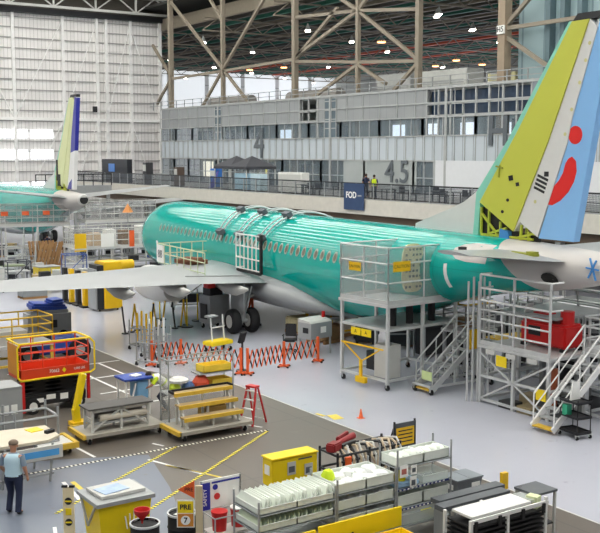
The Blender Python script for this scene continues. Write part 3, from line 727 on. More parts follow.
# wing of the near aircraft carries work gear: hoops over the fuselage, guard frames and mats
def AC(st, lat, z):
    d = 37.5-st; return (24.4+math.sin(PH)*d+math.cos(PH)*lat, 20.9+math.cos(PH)*d-math.sin(PH)*lat, z)
for i, (st, lb, lean) in enumerate([(15.4,'curved padded sling arm over the fuselage, nearest the nose',.6), (17.4,'curved padded sling arm over the fuselage, middle of three',1.4), (19.6,'curved padded sling arm over the fuselage, nearest the tail',2.0)]):
    t = thing('fuselage_sling_arm', lb, 'sling arm', (24.4,20.9,0), -PH, 'sling arms over the fuselage')
    a = M(); b = M(); pts = []; pt2 = []
    for k in range(13):
        an = math.radians(40+k*10.5)
        pts.append((2.02*math.cos(an), 37.5-st-lean*(k-12)/12*-1, 3.35+2.14*math.sin(an)))
        pt2.append((2.06*math.cos(an), 37.5-st+.35-lean*(k-12)/12*-1, 3.35+2.18*math.sin(an)))
    a.path(pts, .045); a.path(pt2, .035); a.to('arm', m_alu, t)
    for k in (7, 11):
        p = Vector(pts[k]); b.cbox((p.x-.03,p.y+.15,p.z+.06),(.25,.55,.25), 0, 0, -.5)
    b.to('pad', m_pgrey, t)
# black edged guard gate on the wing root
t = thing('wing_guard_gate', 'white mesh guard gate with a black edge standing at the wing root', 'guard gate', AC(19.0,-2.2,2.7), -PH)
g = M(); gy = 1.25
for k in range(7): g.tube((0,-gy+k*gy/3,0),(0,-gy+k*gy/3,1.7),.03)
for z in (.1,.6,1.15,1.7): g.tube((0,-gy,z),(0,gy,z),.03)
for k in range(4): g.tube((.0,gy,.1+k*.5),(.9,gy,.1+k*.5),.03)
g.to('bars', m_white, t); e = M(); e.bar((0,-gy-.06,0),(0,-gy-.06,1.8),.12); e.bar((0,-gy,0),(0,gy*.9,-.0),.12); e.to('edge_pad', m_black, t)
t = thing('wing_work_fence', 'pale green guard fence with a small sign along the wing top', 'fence', AC(16.6,-2.2,2.72), -PH)
g = M()
for k in range(8): g.tube((-2.4,-2.9+k*.8,0),(-2.4,-2.9+k*.8,1.0),.022)
for z in (.08,.55,1.0): g.tube((-2.4,-2.9,z),(-2.4,2.7,z),.028)
for k in range(5): g.tube((-2.4+k*.6,2.7,0),(-2.4+k*.6,2.7,1.0),.022)
for z in (.5,1.0): g.tube((-2.4,2.7,z),(.2,2.7,z),.028)
g.to('rail', mat('pale_green_rail', 'BFC9A6', .5), t)
M().box(-2.46,1.9,.1, -2.42,2.75,.95).to('sign_plate', m_paper, t)
text('lettering', '88', .55, m_pgrey, (-2.47,2.3,.5), LEFTF, t, .003)
b = M(); b.cbox((-1.3,1.2,.2),(1.0,1.4,.2),.2); b.cbox((-1.5,.6,.35),(.5,.9,.2),.5); b.to('tool_mat', mat('red_brown_tooling', '7A4A30', .7, 0, .4, 5), t)
# ================================================================ people
def skin(name, V, Ed, R, m, parent, sub=2, label=None):
    me = bpy.data.meshes.new(name); me.from_pydata([tuple(v) for v in V], Ed, []); me.update()
    o = bpy.data.objects.new(name, me); COL.objects.link(o)
    md = o.modifiers.new('s', 'SKIN'); md.use_smooth_shade = True
    for i, r in enumerate(R):
        sv = me.skin_vertices[0].data[i]; rr = r if isinstance(r, tuple) else (r, r); sv.radius = rr; sv.use_root = (i == 0)
    sb = o.modifiers.new('u', 'SUBSURF'); sb.levels = sub; sb.render_levels = sub
    dg = bpy.context.evaluated_depsgraph_get(); dg.update()
    m2 = bpy.data.meshes.new_from_object(o.evaluated_get(dg))
    bpy.data.objects.remove(o)
    m2.materials.clear(); m2.materials.append(m)
    o = bpy.data.objects.new(name, m2); COL.objects.link(o); o.parent = parent
    if label: o['label'] = label
    return o

def person(label, loc, rz, top, legs, skinm, J=None, hat=None, hair=None, vest=None, bald=False):
    """joints in metres, +y is where the person faces"""
    P = dict(pel=(0,0,.96), sp=(0,.01,1.15), ch=(0,.0,1.34), nk=(0,.02,1.50), hd=(0,.05,1.66),
             hl=(-.10,0,.92), kl=(-.11,.02,.50), al=(-.12,-.03,.09), tl=(-.14,.14,.035),
             hr=(.10,0,.92), kr=(.12,.02,.50), ar=(.13,-.03,.09), tr=(.16,.14,.035),
             sl=(-.19,0,1.42), el=(-.25,-.02,1.14), wl=(-.25,.08,.90), sr=(.19,0,1.42), er=(.25,-.02,1.14), wr=(.26,.08,.90))
    if J: P.update(J)
    T = thing('person', label, 'person', loc, rz)
    K = {k: Vector(v) for k, v in P.items()}
    names = ['pel','sp','ch','nk','hl','kl','al','tl','hr','kr','ar','tr','sl','el','wl','sr','er','wr']
    ix = {n: i for i, n in enumerate(names)}
    V = [K[n] for n in names]
    Ed = [('pel','sp'),('sp','ch'),('ch','nk'),('pel','hl'),('hl','kl'),('kl','al'),('al','tl'),('pel','hr'),('hr','kr'),('kr','ar'),('ar','tr'),
          ('ch','sl'),('sl','el'),('el','wl'),('ch','sr'),('sr','er'),('er','wr')]
    R = dict(pel=(.10,.08), sp=(.10,.08), ch=(.11,.08), nk=.055, hl=.07, kl=.06, al=.042, tl=.035, hr=.085, kr=.06, ar=.042, tr=.035,
             sl=.06, el=.045, wl=.028, sr=.06, er=.045, wr=.028)
    E = [(ix[a], ix[b]) for a, b in Ed]; RR = [R[n] for n in names]
    # head: chin, skull centre, crown as a thickening of the neck chain
    d = (K['hd']-K['nk']).normalized()
    base = len(V); V += [K['nk']+d*.07, K['hd'], K['hd']+d*.09]; RR += [.065, (.082,.095), .06]; E += [(ix['nk'],base),(base,base+1),(base+1,base+2)]
    fw = Vector((0,1,0)) if abs(d.y) < .8 else Vector((0,0,-1))
    # hands: palm plus five fingers each
    for w_, e_, sd in (('wl','el',-1),('wr','er',1)):
        h = (K[w_]-K[e_]).normalized(); b0 = len(V); sx = Vector((sd,0,0)); ac = h.cross(sx).normalized()
        V.append(K[w_]+h*.055); RR.append((.034,.018)); E.append((ix[w_], b0))
        for q, ln in ((-.027,.075),(-.009,.085),(.009,.08),(.027,.062)):
            V += [K[w_]+h*.095+ac*q, K[w_]+h*(.095+ln*.5)+ac*q, K[w_]+h*(.095+ln*.85)+ac*q-sx*.022]; RR += [.010,.009,.008]
            n = len(V); E += [(b0,n-3),(n-3,n-2),(n-2,n-1)]
        V += [K[w_]+h*.04+ac*.035, K[w_]+h*.085+ac*.055]; RR += [.011,.009]; n = len(V); E += [(b0,n-2),(n-2,n-1)]
    body = skin('body', V, E, RR, skinm, T)
    # face and ears as part of the look
    f = M(); hd = K['hd']
    for sx in (-.032,.032): f.cbox(hd+Vector((sx,.088,.012)),(.022,.01,.012))
    f.to('eye', m_black, T)
    f = M(); f.add([hd+Vector((-.014,.085,-.02)),hd+Vector((.014,.085,-.02)),hd+Vector((0,.118,-.022)),hd+Vector((0,.09,.02))],[(0,1,2),(0,2,3),(1,3,2),(0,3,1)]); f.to('nose', skinm, T)
    M().cbox(hd+Vector((0,.082,-.045)),(.045,.012,.01)).to('mouth', mat('lip','9A5A50',.6), T)
    for sx in (-.088,.088): M().cbox(hd+Vector((sx,0,-.005)),(.016,.035,.055),0,.1).to('ear', skinm, T)
    def sleeve(m, cs, n=14):
        rr = []
        for i, (c, rx, ry) in enumerate(cs):
            a = cs[max(0,i-1)][0]; b = cs[min(len(cs)-1,i+1)][0]; d = (b-a).normalized(); sx = Vector((1,0,0)); fy = d.cross(sx); fy = fy.normalized() if fy.length > .1 else Vector((0,1,0)); sx2 = fy.cross(d).normalized()
            rr.append([tuple(c+sx2*rx*math.cos(2*PI*k/n)+fy*ry*math.sin(2*PI*k/n)) for k in range(n)])
        return m.rings(rr)
    # trousers
    tr_ = M(); up = (K['sp']-K['pel']).normalized()
    sleeve(tr_, [(K['pel']-up*.13,.13,.10),(K['pel']-up*.05,.175,.125),(K['pel']+up*.06,.165,.12),(K['pel']+up*.12,.155,.115)])
    for h_, k_, a_ in (('hl','kl','al'),('hr','kr','ar')):
        sleeve(tr_, [(K[h_]+Vector((0,0,.05)),.085,.10),(K[h_]-Vector((0,0,.08)),.098,.11),(K[h_].lerp(K[k_],.6),.082,.09),(K[k_],.07,.075),(K[k_].lerp(K[a_],.5),.064,.07),(K[a_]+Vector((0,0,-.02)),.062,.07)])
    tr_.to('trousers', legs, T, smooth=60)
    # shoes
    for a_, t_ in (('al','tl'),('ar','tr')):
        V = [K[a_]+Vector((0,-.03,-.035)), K[t_]]; skin('shoe', V, [(0,1)], [(.05,.045),(.045,.034)], m_black, T, 1)
    # top with sleeves
    tp_ = M(); sleeve(tp_, [(K['pel']+up*.02,.172,.128),(K['sp']-up*.02,.158,.12),(K['sp'].lerp(K['ch'],.6),.178,.13),(K['ch']+up*.02,.185,.132),(K['ch'].lerp(K['nk'],.6),.15,.10),(K['nk']-up*.0,.075,.065)])
    for s_, e_ in (('sl','el'),('sr','er')):
        sleeve(tp_, [(K['ch'].lerp(K[s_],.55),.07,.08),(K[s_]+Vector((0,0,.0)),.068,.072),(K[s_].lerp(K[e_],.5),.06,.064),(K[s_].lerp(K[e_],.85),.06,.062)], 10)
    tp_.to('shirt', top, T, smooth=60)
    if vest:
        v_ = M(); sleeve(v_, [(K['pel']-up*.03,.186,.142),(K['sp']-up*.02,.174,.136),(K['sp'].lerp(K['ch'],.6),.192,.145),(K['ch']+up*.02,.188,.148),(K['ch'].lerp(K['nk'],.55),.158,.118),(K['ch'].lerp(K['nk'],.85),.105,.09)])
        v_.to('vest', vest[0], T, smooth=60)
        if len(vest) > 1:
            b = M(); c0 = K['sp']-up*.02; sleeve(b, [(c0-up*.03,.18,.142),(c0+up*.03,.182,.143)]); b.to('reflective_band', vest[1], T)
    if hat:
        h = M(); hc = K['hd']+Vector((0,0,.035)); h.lathe(hc.x,hc.y,[(.098,hc.z),(.102,hc.z+.03),(.09,hc.z+.07),(.055,hc.z+.1),(0,hc.z+.108)],16)
        h.add([hc+Vector((-.07,.08,.01)),hc+Vector((.07,.08,.01)),hc+Vector((.05,.17,0)),hc+Vector((-.05,.17,0))],[(0,1,2,3)]); h.to('cap', hat, T, smooth=True)
    if hair:
        h = M(); hc = K['hd']+Vector((0,-.012,-.01)); h.lathe(hc.x,hc.y,[(.080,hc.z-.06),(.098,hc.z),(.1,hc.z+.04),(.085,hc.z+.09),(.05,hc.z+.12),(0,hc.z+.128)],16); h.to('hair', hair, T, smooth=True)
    return T
m_vestb = mat('pale_blue_vest', 'BCD8E6', .8, 0, .05)
m_shirt = mat('grey_blue_shirt', '7E8EA0', .85, 0, .1)
m_capb = mat('brown_cap', '7A6A5C', .85, 0, .1)
m_hair = mat('dark_hair', '2A211C', .8)
person('man in a pale blue vest and brown cap walking away at the lower left', (6.86,21.97,.012), -TH-.1, m_shirt, m_navy, m_skin,
       dict(kl=(-.10,.08,.50), al=(-.11,-.02,.09), tl=(-.13,.14,.035), hr=(.10,0,.92), kr=(.12,-.02,.5), ar=(.13,-.13,.10), tr=(.15,.02,.035), el=(-.28,.0,1.15), wl=(-.24,.16,.96)), hat=m_capb, vest=(m_vestb,)).scale = (1.1,1.1,.94)
person('worker in a hi-vis vest bending over behind the grey frame cart', (13.75,28.25,.006), 1.3, m_hivis, m_navy, m_skin,
       dict(pel=(0,-.1,.78), sp=(0,.06,.95), ch=(0,.24,1.08), nk=(0,.40,1.14), hd=(0,.53,1.2), hl=(-.1,-.1,.75), kl=(-.12,.18,.46), al=(-.12,-.06,.09), hr=(.1,-.1,.75), kr=(.12,.18,.46), ar=(.13,-.06,.09),
            sl=(-.19,.3,1.12), el=(-.24,.45,.92), wl=(-.2,.6,.85), sr=(.19,.3,1.12), er=(.24,.45,.92), wr=(.2,.6,.85)), hair=m_hair, vest=(m_paper,m_hivis))
person('person in a yellow vest standing behind the railing of the mezzanine', (44.9,57.4,4.8), 2.2, m_navy, m_navy, m_skin, hair=m_hair, vest=(m_hivis,))
person('person in dark blue standing on the mezzanine left of the yellow vest', (46.6,60.6,4.8), 2.6, m_navy, m_navy, m_skin, hair=m_hair)
person('worker in dark blue overalls among the stands below the far airliner', (27.2,76.5,0), 2.4, m_navy, m_navy, m_skin, hair=m_hair)
person('worker in a hi-vis top on the floor near the distant timber', (28.8,73.2,0), 1.4, m_hivis, m_navy, m_skin, hair=m_hair)
person('person in dark clothes sitting by the left end of the mezzanine', (46,98,4.8), 2.6, m_black, m_navy, m_skin, hair=m_hair)

# ================================================================ work stands
def caster(m, x, y, r=.1, z=0):
    m.tube((x-.03,y,z+r),(x+.03,y,z+r),r,12)
def casters(T, pts, r=.1):
    for x, y in pts:
        c = M(); caster(c, x, y, r); w_ = c.to('caster', m_black, T)
        b = M(); b.bar((x-.05,y,r),(x-.05,y,r*2.3),.015,.06); b.bar((x+.05,y,r),(x+.05,y,r*2.3),.015,.06); b.box(x-.06,y-.06,r*2.2,x+.06,y+.06,r*2.35); b.to('fork', m_alu, w_)

def platform(name, label, loc, rz, w_, d_, h, rail=1.1, mid=None, mesh=True, m=None, mp=None, sides='nesw', posts=(2,2), cast=True, group=None, cat='work platform', toe=True, bays=3):
    m = m or m_galv; T = thing(name, label, cat, loc, rz, group)
    base = .22 if cast else 0
    for i in range(posts[0]):
        for j in range(posts[1]):
            x = .04+(w_-.08)*i/(posts[0]-1); y = .04+(d_-.08)*j/(posts[1]-1)
            M().box(x-.05,y-.05,base,x+.05,y+.05,h).to('leg', m, T)
    if cast: casters(T, [(x,y) for x in (.08,w_-.08) for y in (.08,d_-.08)])
    f = M()
    for z in ([base+.12] + ([mid] if mid else [])):
        f.bar((0,.04,z),(w_,.04,z),.08); f.bar((0,d_-.04,z),(w_,d_-.04,z),.08); f.bar((.04,0,z),(.04,d_,z),.08); f.bar((w_-.04,0,z),(w_-.04,d_,z),.08)
    f.to('base_frame', m, T)
    M().box(-.06,-.06,h,w_+.06,d_+.06,h+.1).to('deck', m_alu, T)
    S = {'s': ((0,0),(w_,0)), 'n': ((0,d_),(w_,d_)), 'w': ((0,0),(0,d_)), 'e': ((w_,0),(w_,d_))}
    for sd in sides:
        (x0,y0),(x1,y1) = S[sd]; r = M(); L_ = math.hypot(x1-x0,y1-y0); n = max(1, round(L_/ (L_/bays if L_ > 2.2 else L_)))
        for k in range(n+1):
            x = x0+(x1-x0)*k/n; y = y0+(y1-y0)*k/n; r.tube((x,y,h+.08),(x,y,h+.1+rail),.028)
        for z in (.38,.72,1.0): r.tube((x0,y0,h+.1+rail*z),(x1,y1,h+.1+rail*z),.032)
        r.to('guard_rail', m, T)
        if mesh:
            e = M(); ox = .012 if x0 == x1 else 0; oy = .012 if y0 == y1 else 0
            e.box(min(x0,x1)-ox,min(y0,y1)-oy,h+.12,max(x0,x1)+ox,max(y0,y1)+oy,h+.1+rail*.98); e.to('mesh_panel', mp or m_mesh, T)
        if toe:
            e = M(); ox = .015 if x0 == x1 else 0; oy = .015 if y0 == y1 else 0
            e.box(min(x0,x1)-ox,min(y0,y1)-oy,h+.1,max(x0,x1)+ox,max(y0,y1)+oy,h+.24); e.to('toe_board', m, T)
    return T

def stairs(name, label, loc, rz, run, h, wd, n, m, rail=.95, top=0.0, cat='stairs', tread=None, base=True, cast=False, group=None):
    """climbs along local +x; width along y"""
    T = thing(name, label, cat, loc, rz, group)
    for y in (0, wd):
        M().bar((0,y,.12),(run,y,h),.05,.2).to('stringer', m, T)
        r = M(); r.tube((0.05,y,.1),(0.05,y,rail+.1),.025); r.tube((run,y,h),(run,y,h+rail),.025)
        r.tube((.05,y,rail+.1),(run,y,h+rail),.028); r.tube((.05,y,rail*.55+.1),(run,y,h+rail*.55),.022)
        r.tube((run*.5,y,h*.5),(run*.5,y,h*.5+rail),.022)
        if top: r.tube((run,y,h+rail),(run+top,y,h+rail),.028); r.tube((run,y,h+rail*.55),(run+top,y,h+rail*.55),.022); r.tube((run+top,y,h),(run+top,y,h+rail),.025)
        r.to('handrail', m, T)
    for k in range(n):
        M().box(run*k/n-.02,.02,.12+(h-.1)*k/n,run*k/n+.26,wd-.02,.16+(h-.1)*k/n).to('tread', tread or (m_safe if k in (0,) else m_galv), T)
    if top:
        M().box(run,-.03,h-.06,run+top,wd+.03,h+.02).to('landing', m_galv, T)
        for x in (run+.04, run+top-.04):
            for y in (.03, wd-.03): M().box(x-.04,y-.04,.2 if cast else 0,x+.04,y+.04,h-.06).to('leg', m, T)
    if base:
        b = M(); e = run+top
        for y in (0,wd): b.bar((-.1,y,.27),(e,y,.27),.07)
        for x in (0,e): b.bar((x,0,.27),(x,wd,.27),.07)
        b.bar((run*.55,0,.27),(run*.55,0,h*.5),.05); b.bar((run*.55,wd,.27),(run*.55,wd,h*.5),.05)
        b.to('base_frame', m, T)
    if cast: casters(T, [(x,y) for x in (0,run+top-.1) for y in (0,wd)])
    return T

def plate(T, name, m, c, d, s=None, size=.1, tm=None, rot=LEFTF, off=(-.01,0,0)):
    o = M().cbox(c, d).to(name, m, T)
    if s: text('lettering', s, size, tm or m_black, (c[0]+off[0]-(d[0]/2 if rot == LEFTF else 0), c[1]+off[1]-(d[1]/2 if rot == FRONT else 0), c[2]), rot, T, .002)
    return o

# big caged platform by the aft fuselage
t = platform('caged_work_platform', 'tall rolling work platform with mesh cage beside the aft fuselage', (21.25,26.35,0), math.radians(4), 3.4, 2.5, 2.9, rail=1.95, mid=2.1, posts=(3,2), bays=2, m=m_alu)
M().box(.05,.05,2.1,3.45,2.45,2.16).to('lower_shelf', m_galv, t)
w3 = M()
for x in (.7,1.5,2.6): w3.tube((x,.5,2.16),(x,.5,2.9),.13,10)
w3.to('support_column', m_black, t)
plate(t, 'caution_plate', m_yel, (-.05,1.6,1.9), (.02,.5,.26), 'A', .18); plate(t, 'caution_plate', m_yel, (-.05,1.05,1.9), (.02,.5,.26), 'A', .18)
plate(t, 'caution_plate', m_dyel, (-.03,1.7,4.2), (.02,.62,.3), 'CAUTION', .13); plate(t, 'caution_plate', m_dyel, (.6,-.03,4.3), (.8,.02,.35), 'CAUTION', .16, None, FRONT)
b = M(); b.bar((-.12,.1,1.45),(-.12,2.3,1.45),.05); b.bar((-.12,1.2,.9),(-.12,2.2,1.45),.04); b.bar((-.12,1.2,.9),(-.12,.3,1.4),.04); b.bar((-.16,1.2,.3),(-.16,1.2,.95),.09); b.cbox((-.18,1.15,.25),(.14,.5,.2)); b.to('tow_bar', m_dyel, t)
M().box(.3,.3,.34,.9,1.0,1.5).to('control_cabinet', m_lgrey, t); M().box(.9,1.4,.34,1.5,2.1,1.0).to('hose_reel', m_dark, t)
# composite door skin held in the cage
dm = M(); dm.rings([[(x+.50*math.copysign(abs(math.cos(a))**.6,math.cos(a)), y, 4.12+.86*math.copysign(abs(math.sin(a))**.6,math.sin(a))) for a in [2*PI*i/28 for i in range(28)]] for x, y in ((0,0),(0,.06))])
m_skinp = mat('perforated_primer', 'E2DAA8', .6, 0, .1)
d_ = dm.to('door_skin', m_skinp, None); d_.location = (22.9,27.0,0); tag(d_, 'oval primer coloured door skin with dark cutouts hung in the mesh cage', 'door skin')
for i in range(5):
    for j in range(8):
        z = 3.45+j*.19; x = -.32+i*.16
        if (i+j) % 5 != 2: M().cbox((x,-.01,z),(.08,.03,.08)).to('cutout', m_open, d_)
# mobile stairs
t = stairs('mobile_stairs', 'grey rolling stairs leading up beside the caged platform', (22.15,25.1,0), 0, 1.9, 1.55, .85, 6, m_alu, top=1.0, cast=True)
plate(t, 'label_plate', mat('pale_green_label','CFE0A0',.5), (-.03,.2,.65), (.02,.5,.3)); plate(t, 'orange_plate', m_dyel, (1.9,-.05,1.75), (.45,.02,.7))
t = platform('yellow_railed_stand', 'stand with yellow top rails and stacked parts behind the mobile stairs', (24.9,26.4,0), 0, 1.5, 1.2, 1.6, rail=.95, mesh=False, m=m_galv, posts=(2,2))
yr = M(); yr.loop([(0,0,2.68),(1.5,0,2.68),(1.5,1.2,2.68),(0,1.2,2.68)],.04); yr.to('yellow_top_rail', m_safe, t)
for k, (x, y, c) in enumerate([(.3,.4,'8A6A4A'),(.8,.5,'D0C8B8'),(1.2,.7,'7C7F80')]):
    o = tag(M().box(-.2,-.25,0,.2,.25,.45).to('carton', mat('carton_'+c, c, .8), None, bevel=.01), ['brown carton on the yellow railed stand','pale carton on the yellow railed stand','grey carton on the yellow railed stand'][k], 'box'); o.location = (24.9+x,26.4+y,1.7)

# tail scaffold
t = platform('tail_dock', 'silver two level dock around the tail with white rails', (22.9,20.6,0), 0, 3.6, 3.0, 1.85, rail=1.15, mesh=False, m=m_alu, posts=(3,3), cast=False, mid=.9, bays=3, sides='we')
# upper level
u = M()
for x in (0.0,1.8,3.6):
    for y in (0.0,1.5,3.0): u.tube((x,y,1.95),(x,y,4.25 if x == 0 else 2.95),.045)
u.to('upright', m_alu, t)
M().box(.9,.6,2.95,3.6,3.0,3.02).to('upper_deck', m_galv, t)
r_ = M()
for z in (3.4,3.8,4.25):
    r_.tube((0,0,z),(0,3.0,z),.035); r_.tube((0,3.0,z),(.55,3.0,z),.03); r_.tube((0,0,z),(.55,0,z),.03)
r_.to('upper_guard_rail', m_white, t)
for k in range(5):
    M().tube((-.3+.14*k,3.25-k*.1,.0),(-.3+.14*k,3.25-k*.1,4.0+.15*(k % 2)),.035,8).to('upright_tube', m_alu, t)
plate(t, 'yellow_plate', m_yel, (-.1,1.9,1.55), (.02,.45,.35)); plate(t, 'yellow_plate', m_yel, (-.1,.2,.8), (.02,.4,.35))
for k in range(3): M().box(-.12,.4+k*.9,1.7,-.08,.8+k*.9,1.85).to('wall_bracket', m_lgrey, t)
bx = M(); bx.bar((0,0,.1),(0,3,1.7),.05); bx.bar((0,3,.1),(0,0,1.7),.05); bx.bar((0,0,.2),(3.6,0,.2),.08); bx.bar((0,0,.9),(3.6,0,.9),.06); bx.to('cross_brace', m_alu, t)
mc = thing('red_lifting_unit', 'red machine unit standing on the deck of the tail dock', 'machine', (23.9,21.7,1.96))
M().box(0,-.8,.1,.9,1.1,.85).to('body', m_red, mc, bevel=.08); M().tube((.45,-.5,.85),(.45,-.5,1.25),.22,14).to('drum', m_red, mc); M().box(.2,.1,.85,.7,.8,1.1).to('cover', m_red, mc, bevel=.05)
M().box(-.02,.2,.4,0,.7,.7).to('panel', m_dark, mc); M().cbox((.2,.9,1.2),(.3,.03,.35),0,.4).to('paper_tag', m_paper, mc)
b = M(); [b.box(x,y,0,x+.15,y+.15,.1) for x in (0,.75) for y in (-.75,.9)]; b.to('foot', m_black, mc)
t = stairs('dock_stairs', 'white stairs with yellow bottom step up to the tail dock', (21.85,19.45,0), 0, 2.2, 1.95, .8, 8, m_white, rail=1.0, top=0, base=False)
t = platform('side_dock', 'grey dock section at the right edge beside the white stairs', (24.3,19.0,0), 0, 1.9, 1.45, 1.95, rail=1.1, mesh=False, m=m_alu, posts=(2,2), cast=False, mid=1.0)
t = stairs('access_stairs', 'steep grey stairs with yellow treads under the tail cone', (29.6,19.2,0), math.radians(90), 1.2, 2.6, .8, 8, m_alu, rail=.9, base=False, tread=m_safe)
platform('aft_dock', 'grey dock with crossed braces under the tail cone', (26.8,20.6,0), 0, 2.6, 4.6, 2.6, rail=1.1, mesh=False, m=m_galv, posts=(3,3), cast=False, mid=1.3, bays=4)
for k, (x, y, z) in enumerate([(27.3,21.2,2.7),(28.2,22.6,2.7)]):
    o = tag(M().lathe(0,0,[(0,0),(.3,0),(.32,.4),(.2,.62),(0,.65)],14).to('red_drum', m_red, None, smooth=True), ['red drum on the aft dock, nearer one','red drum on the aft dock, farther one'][k], 'drum'); o.location = (x,y,z)
# jacks and parts stored below the dock
for k, (x, y, c, lb) in enumerate([(23.6,21.0,'A0522D','rust coloured jack post below the tail dock'), (24.6,22.4,'8C8E8E','grey jack post below the tail dock'), (25.2,21.0,'70706C','dark jack post at the back of the tail dock')]):
    j = thing('jack_post', lb, 'jack', (x,y,0)); M().cyl(0,0,.12,1.5,.11,12).to('cylinder', mat('jack_'+c, c, .5), j); b = M()
    for a in (0,2.1,4.2): b.bar((0,0,.5),(.4*math.cos(a),.4*math.sin(a),.05),.06)
    b.to('foot', m_dark, j)
for k in range(9):
    x = 23.1+random.random()*2.6; y = 20.8+random.random()*2.4; c = ['5A5C5E','8A8C88','3A3B3D','9A8A66'][k % 4]
    o = tag(M().box(-.25,-.3,0,.25,.3,.22+.1*(k % 3)).to('parts_crate', mat('crate_'+c, c, .6), None, bevel=.01), 'small parts crate on the floor under the tail dock', 'crate', 'parts crates under the tail dock'); o.location = (23.2+(k % 3)*.95,20.85+(k//3)*.8,.0)

# black three tier cart
t = thing('utility_cart', 'black three shelf rolling cart in front of the dock stairs', 'cart', (22.05,18.72,0), math.radians(-8)); t.scale = (.86,.86,.95)
for z in (.15,.62,1.08):
    s_ = M(); s_.box(0,0,z,.62,.92,z+.035); s_.box(0,0,z,.02,.92,z+.08); s_.box(.6,0,z,.62,.92,z+.08); s_.box(0,0,z,.62,.02,z+.08); s_.box(0,.9,z,.62,.92,z+.08); s_.to('shelf', m_dark, t)
p_ = [(x,y) for x in (.03,.59) for y in (.03,.89)]
for x, y in p_: M().tube((x,y,.15),(x,y,1.22),.018,6).to('post', m_black, t)
casters(t, p_, .06)
o = tag(M().box(0,0,0,.2,.18,.3).to('green_binder', mat('green_plastic','2FA07A',.5), None), 'green box file on the middle shelf of the black cart', 'box file'); o.location = (22.12,19.17,.635)
o = tag(M().ext([(0,0),(.42,0),(.36,.5),(.1,.55)], 'y', 0, .05).to('paper_bundle', m_paper, None), 'white papers propped on the top shelf of the black cart', 'papers'); o.location = (22.2,19.12,1.065)

# floor cone, chair, small items
t = thing('floor_cone', 'small orange cone alone on the pale floor', 'cone', (18.42,24.12,0)); t.scale = (.8,.8,.75)
M().lathe(0,0,[(.10,.02),(.085,.04),(.02,.38),(0,.4)],14).to('cone_body', m_org, t, smooth=True); M().box(-.12,-.12,0,.12,.12,.02).to('base', m_org, t)

def task_chair(label, loc, rz):
    t = thing('task_chair', label, 'chair', loc, rz)
    M().cbox((0,0,.52),(.5,.48,.1)).to('seat', m_dark, t, bevel=.03); M().cbox((0,-.24,.9),(.46,.09,.52),0,.12).to('backrest', m_dark, t, bevel=.03)
    M().tube((0,0,.15),(0,0,.48),.03).to('gas_column', m_galv, t); b = M()
    for k in range(5): b.bar((0,0,.16),(.3*math.cos(k*1.257),.3*math.sin(k*1.257),.08),.04)
    b.to('star_base', m_dark, t)
    for k in range(5): M().tube((.3*math.cos(k*1.257)-.02,.3*math.sin(k*1.257),.04),(.3*math.cos(k*1.257)+.02,.3*math.sin(k*1.257),.04),.04,8).to('caster', m_black, t)
    for s_ in (-.28,.28): a = M(); a.bar((s_,0,.5),(s_,0,.72),.03); a.bar((s_,-.14,.72),(s_,.16,.72),.05,.03); a.to('armrest', m_black, t)
    return t
task_chair('black task chair behind the orange folding barrier', (22.2,33.9,0), 2.4)
t = thing('console_cabinet', 'grey console cabinet with a sloping top behind the barrier end', 'cabinet', (22.35,32.6,0), math.radians(10))
M().box(0,0,.7,1.2,.75,1.35).to('cabinet_body', m_galv, t); M().ext([(0,1.35),(.75,1.35),(.75,1.5),(.1,1.42)], 'x', 0, 1.2).to('sloping_top', m_lgrey, t)
for x, y in ((.05,.05),(1.15,.05),(.05,.7),(1.15,.7)): M().box(x-.03,y-.03,0,x+.03,y+.03,.7).to('leg', m_galv, t)
plate(t, 'control_panel', m_dark, (-.01,.3,1.05), (.02,.3,.22)); plate(t, 'paper_label', m_paper, (.7,-.01,1.05), (.3,.02,.25)); M().box(.9,.2,1.5,1.0,.3,1.75).to('red_beacon', m_red, t)

# folding barrier, orange and black lattice
def barrier(pts, n_units, label):
    t = thing('folding_barrier', label, 'barrier', (pts[0][0],pts[0][1],0))
    L_ = [Vector((p[0]-pts[0][0], p[1]-pts[0][1], 0)) for p in pts]
    o_ = M(); k_ = M()
    for (a, b), n in zip(zip(L_, L_[1:]), n_units):
        for i in range(n):
            p = a.lerp(b, i/n); q = a.lerp(b, (i+1)/n)
            h_ = p.lerp(q, .5)
            o_.bar((p.x,p.y,.2),(h_.x,h_.y,.9),.03,.04); k_.bar((h_.x+.02,h_.y+.02,.9),(q.x+.02,q.y+.02,.2),.03,.04)
            k_.bar((p.x+.02,p.y+.02,.9),(h_.x+.02,h_.y+.02,.2),.03,.04); o_.bar((h_.x,h_.y,.2),(q.x,q.y,.9),.03,.04)
    x_ = o_.to('orange_lattice', m_org, t); y_ = k_.to('black_lattice', m_black, t)
    for p in L_:
        f = M(); f.box(p.x-.04,p.y-.04,.06,p.x+.04,p.y+.04,1.0); f.bar((p.x-.25,p.y,.06),(p.x+.25,p.y,.06),.06); f.bar((p.x,p.y-.25,.06),(p.x,p.y+.25,.06),.06)
        ps_ = f.to('post', m_org, t)
        c = M(); [c.cbox((p.x+dx,p.y+dy,.03),(.06,.06,.06)) for dx, dy in ((-.25,0),(.25,0),(0,-.25),(0,.25))]; c.to('foot', m_black, ps_)
    return t
barrier([(16.33,34.65),(17.4,34.3),(18.45,31.5)], [3,5], 'orange and black folding barrier, left run beside the pale floor')
barrier([(18.62,31.3),(20.46,31.67),(22.1,31.75)], [4,3], 'orange and black folding barrier, right run towards the console cabinet')
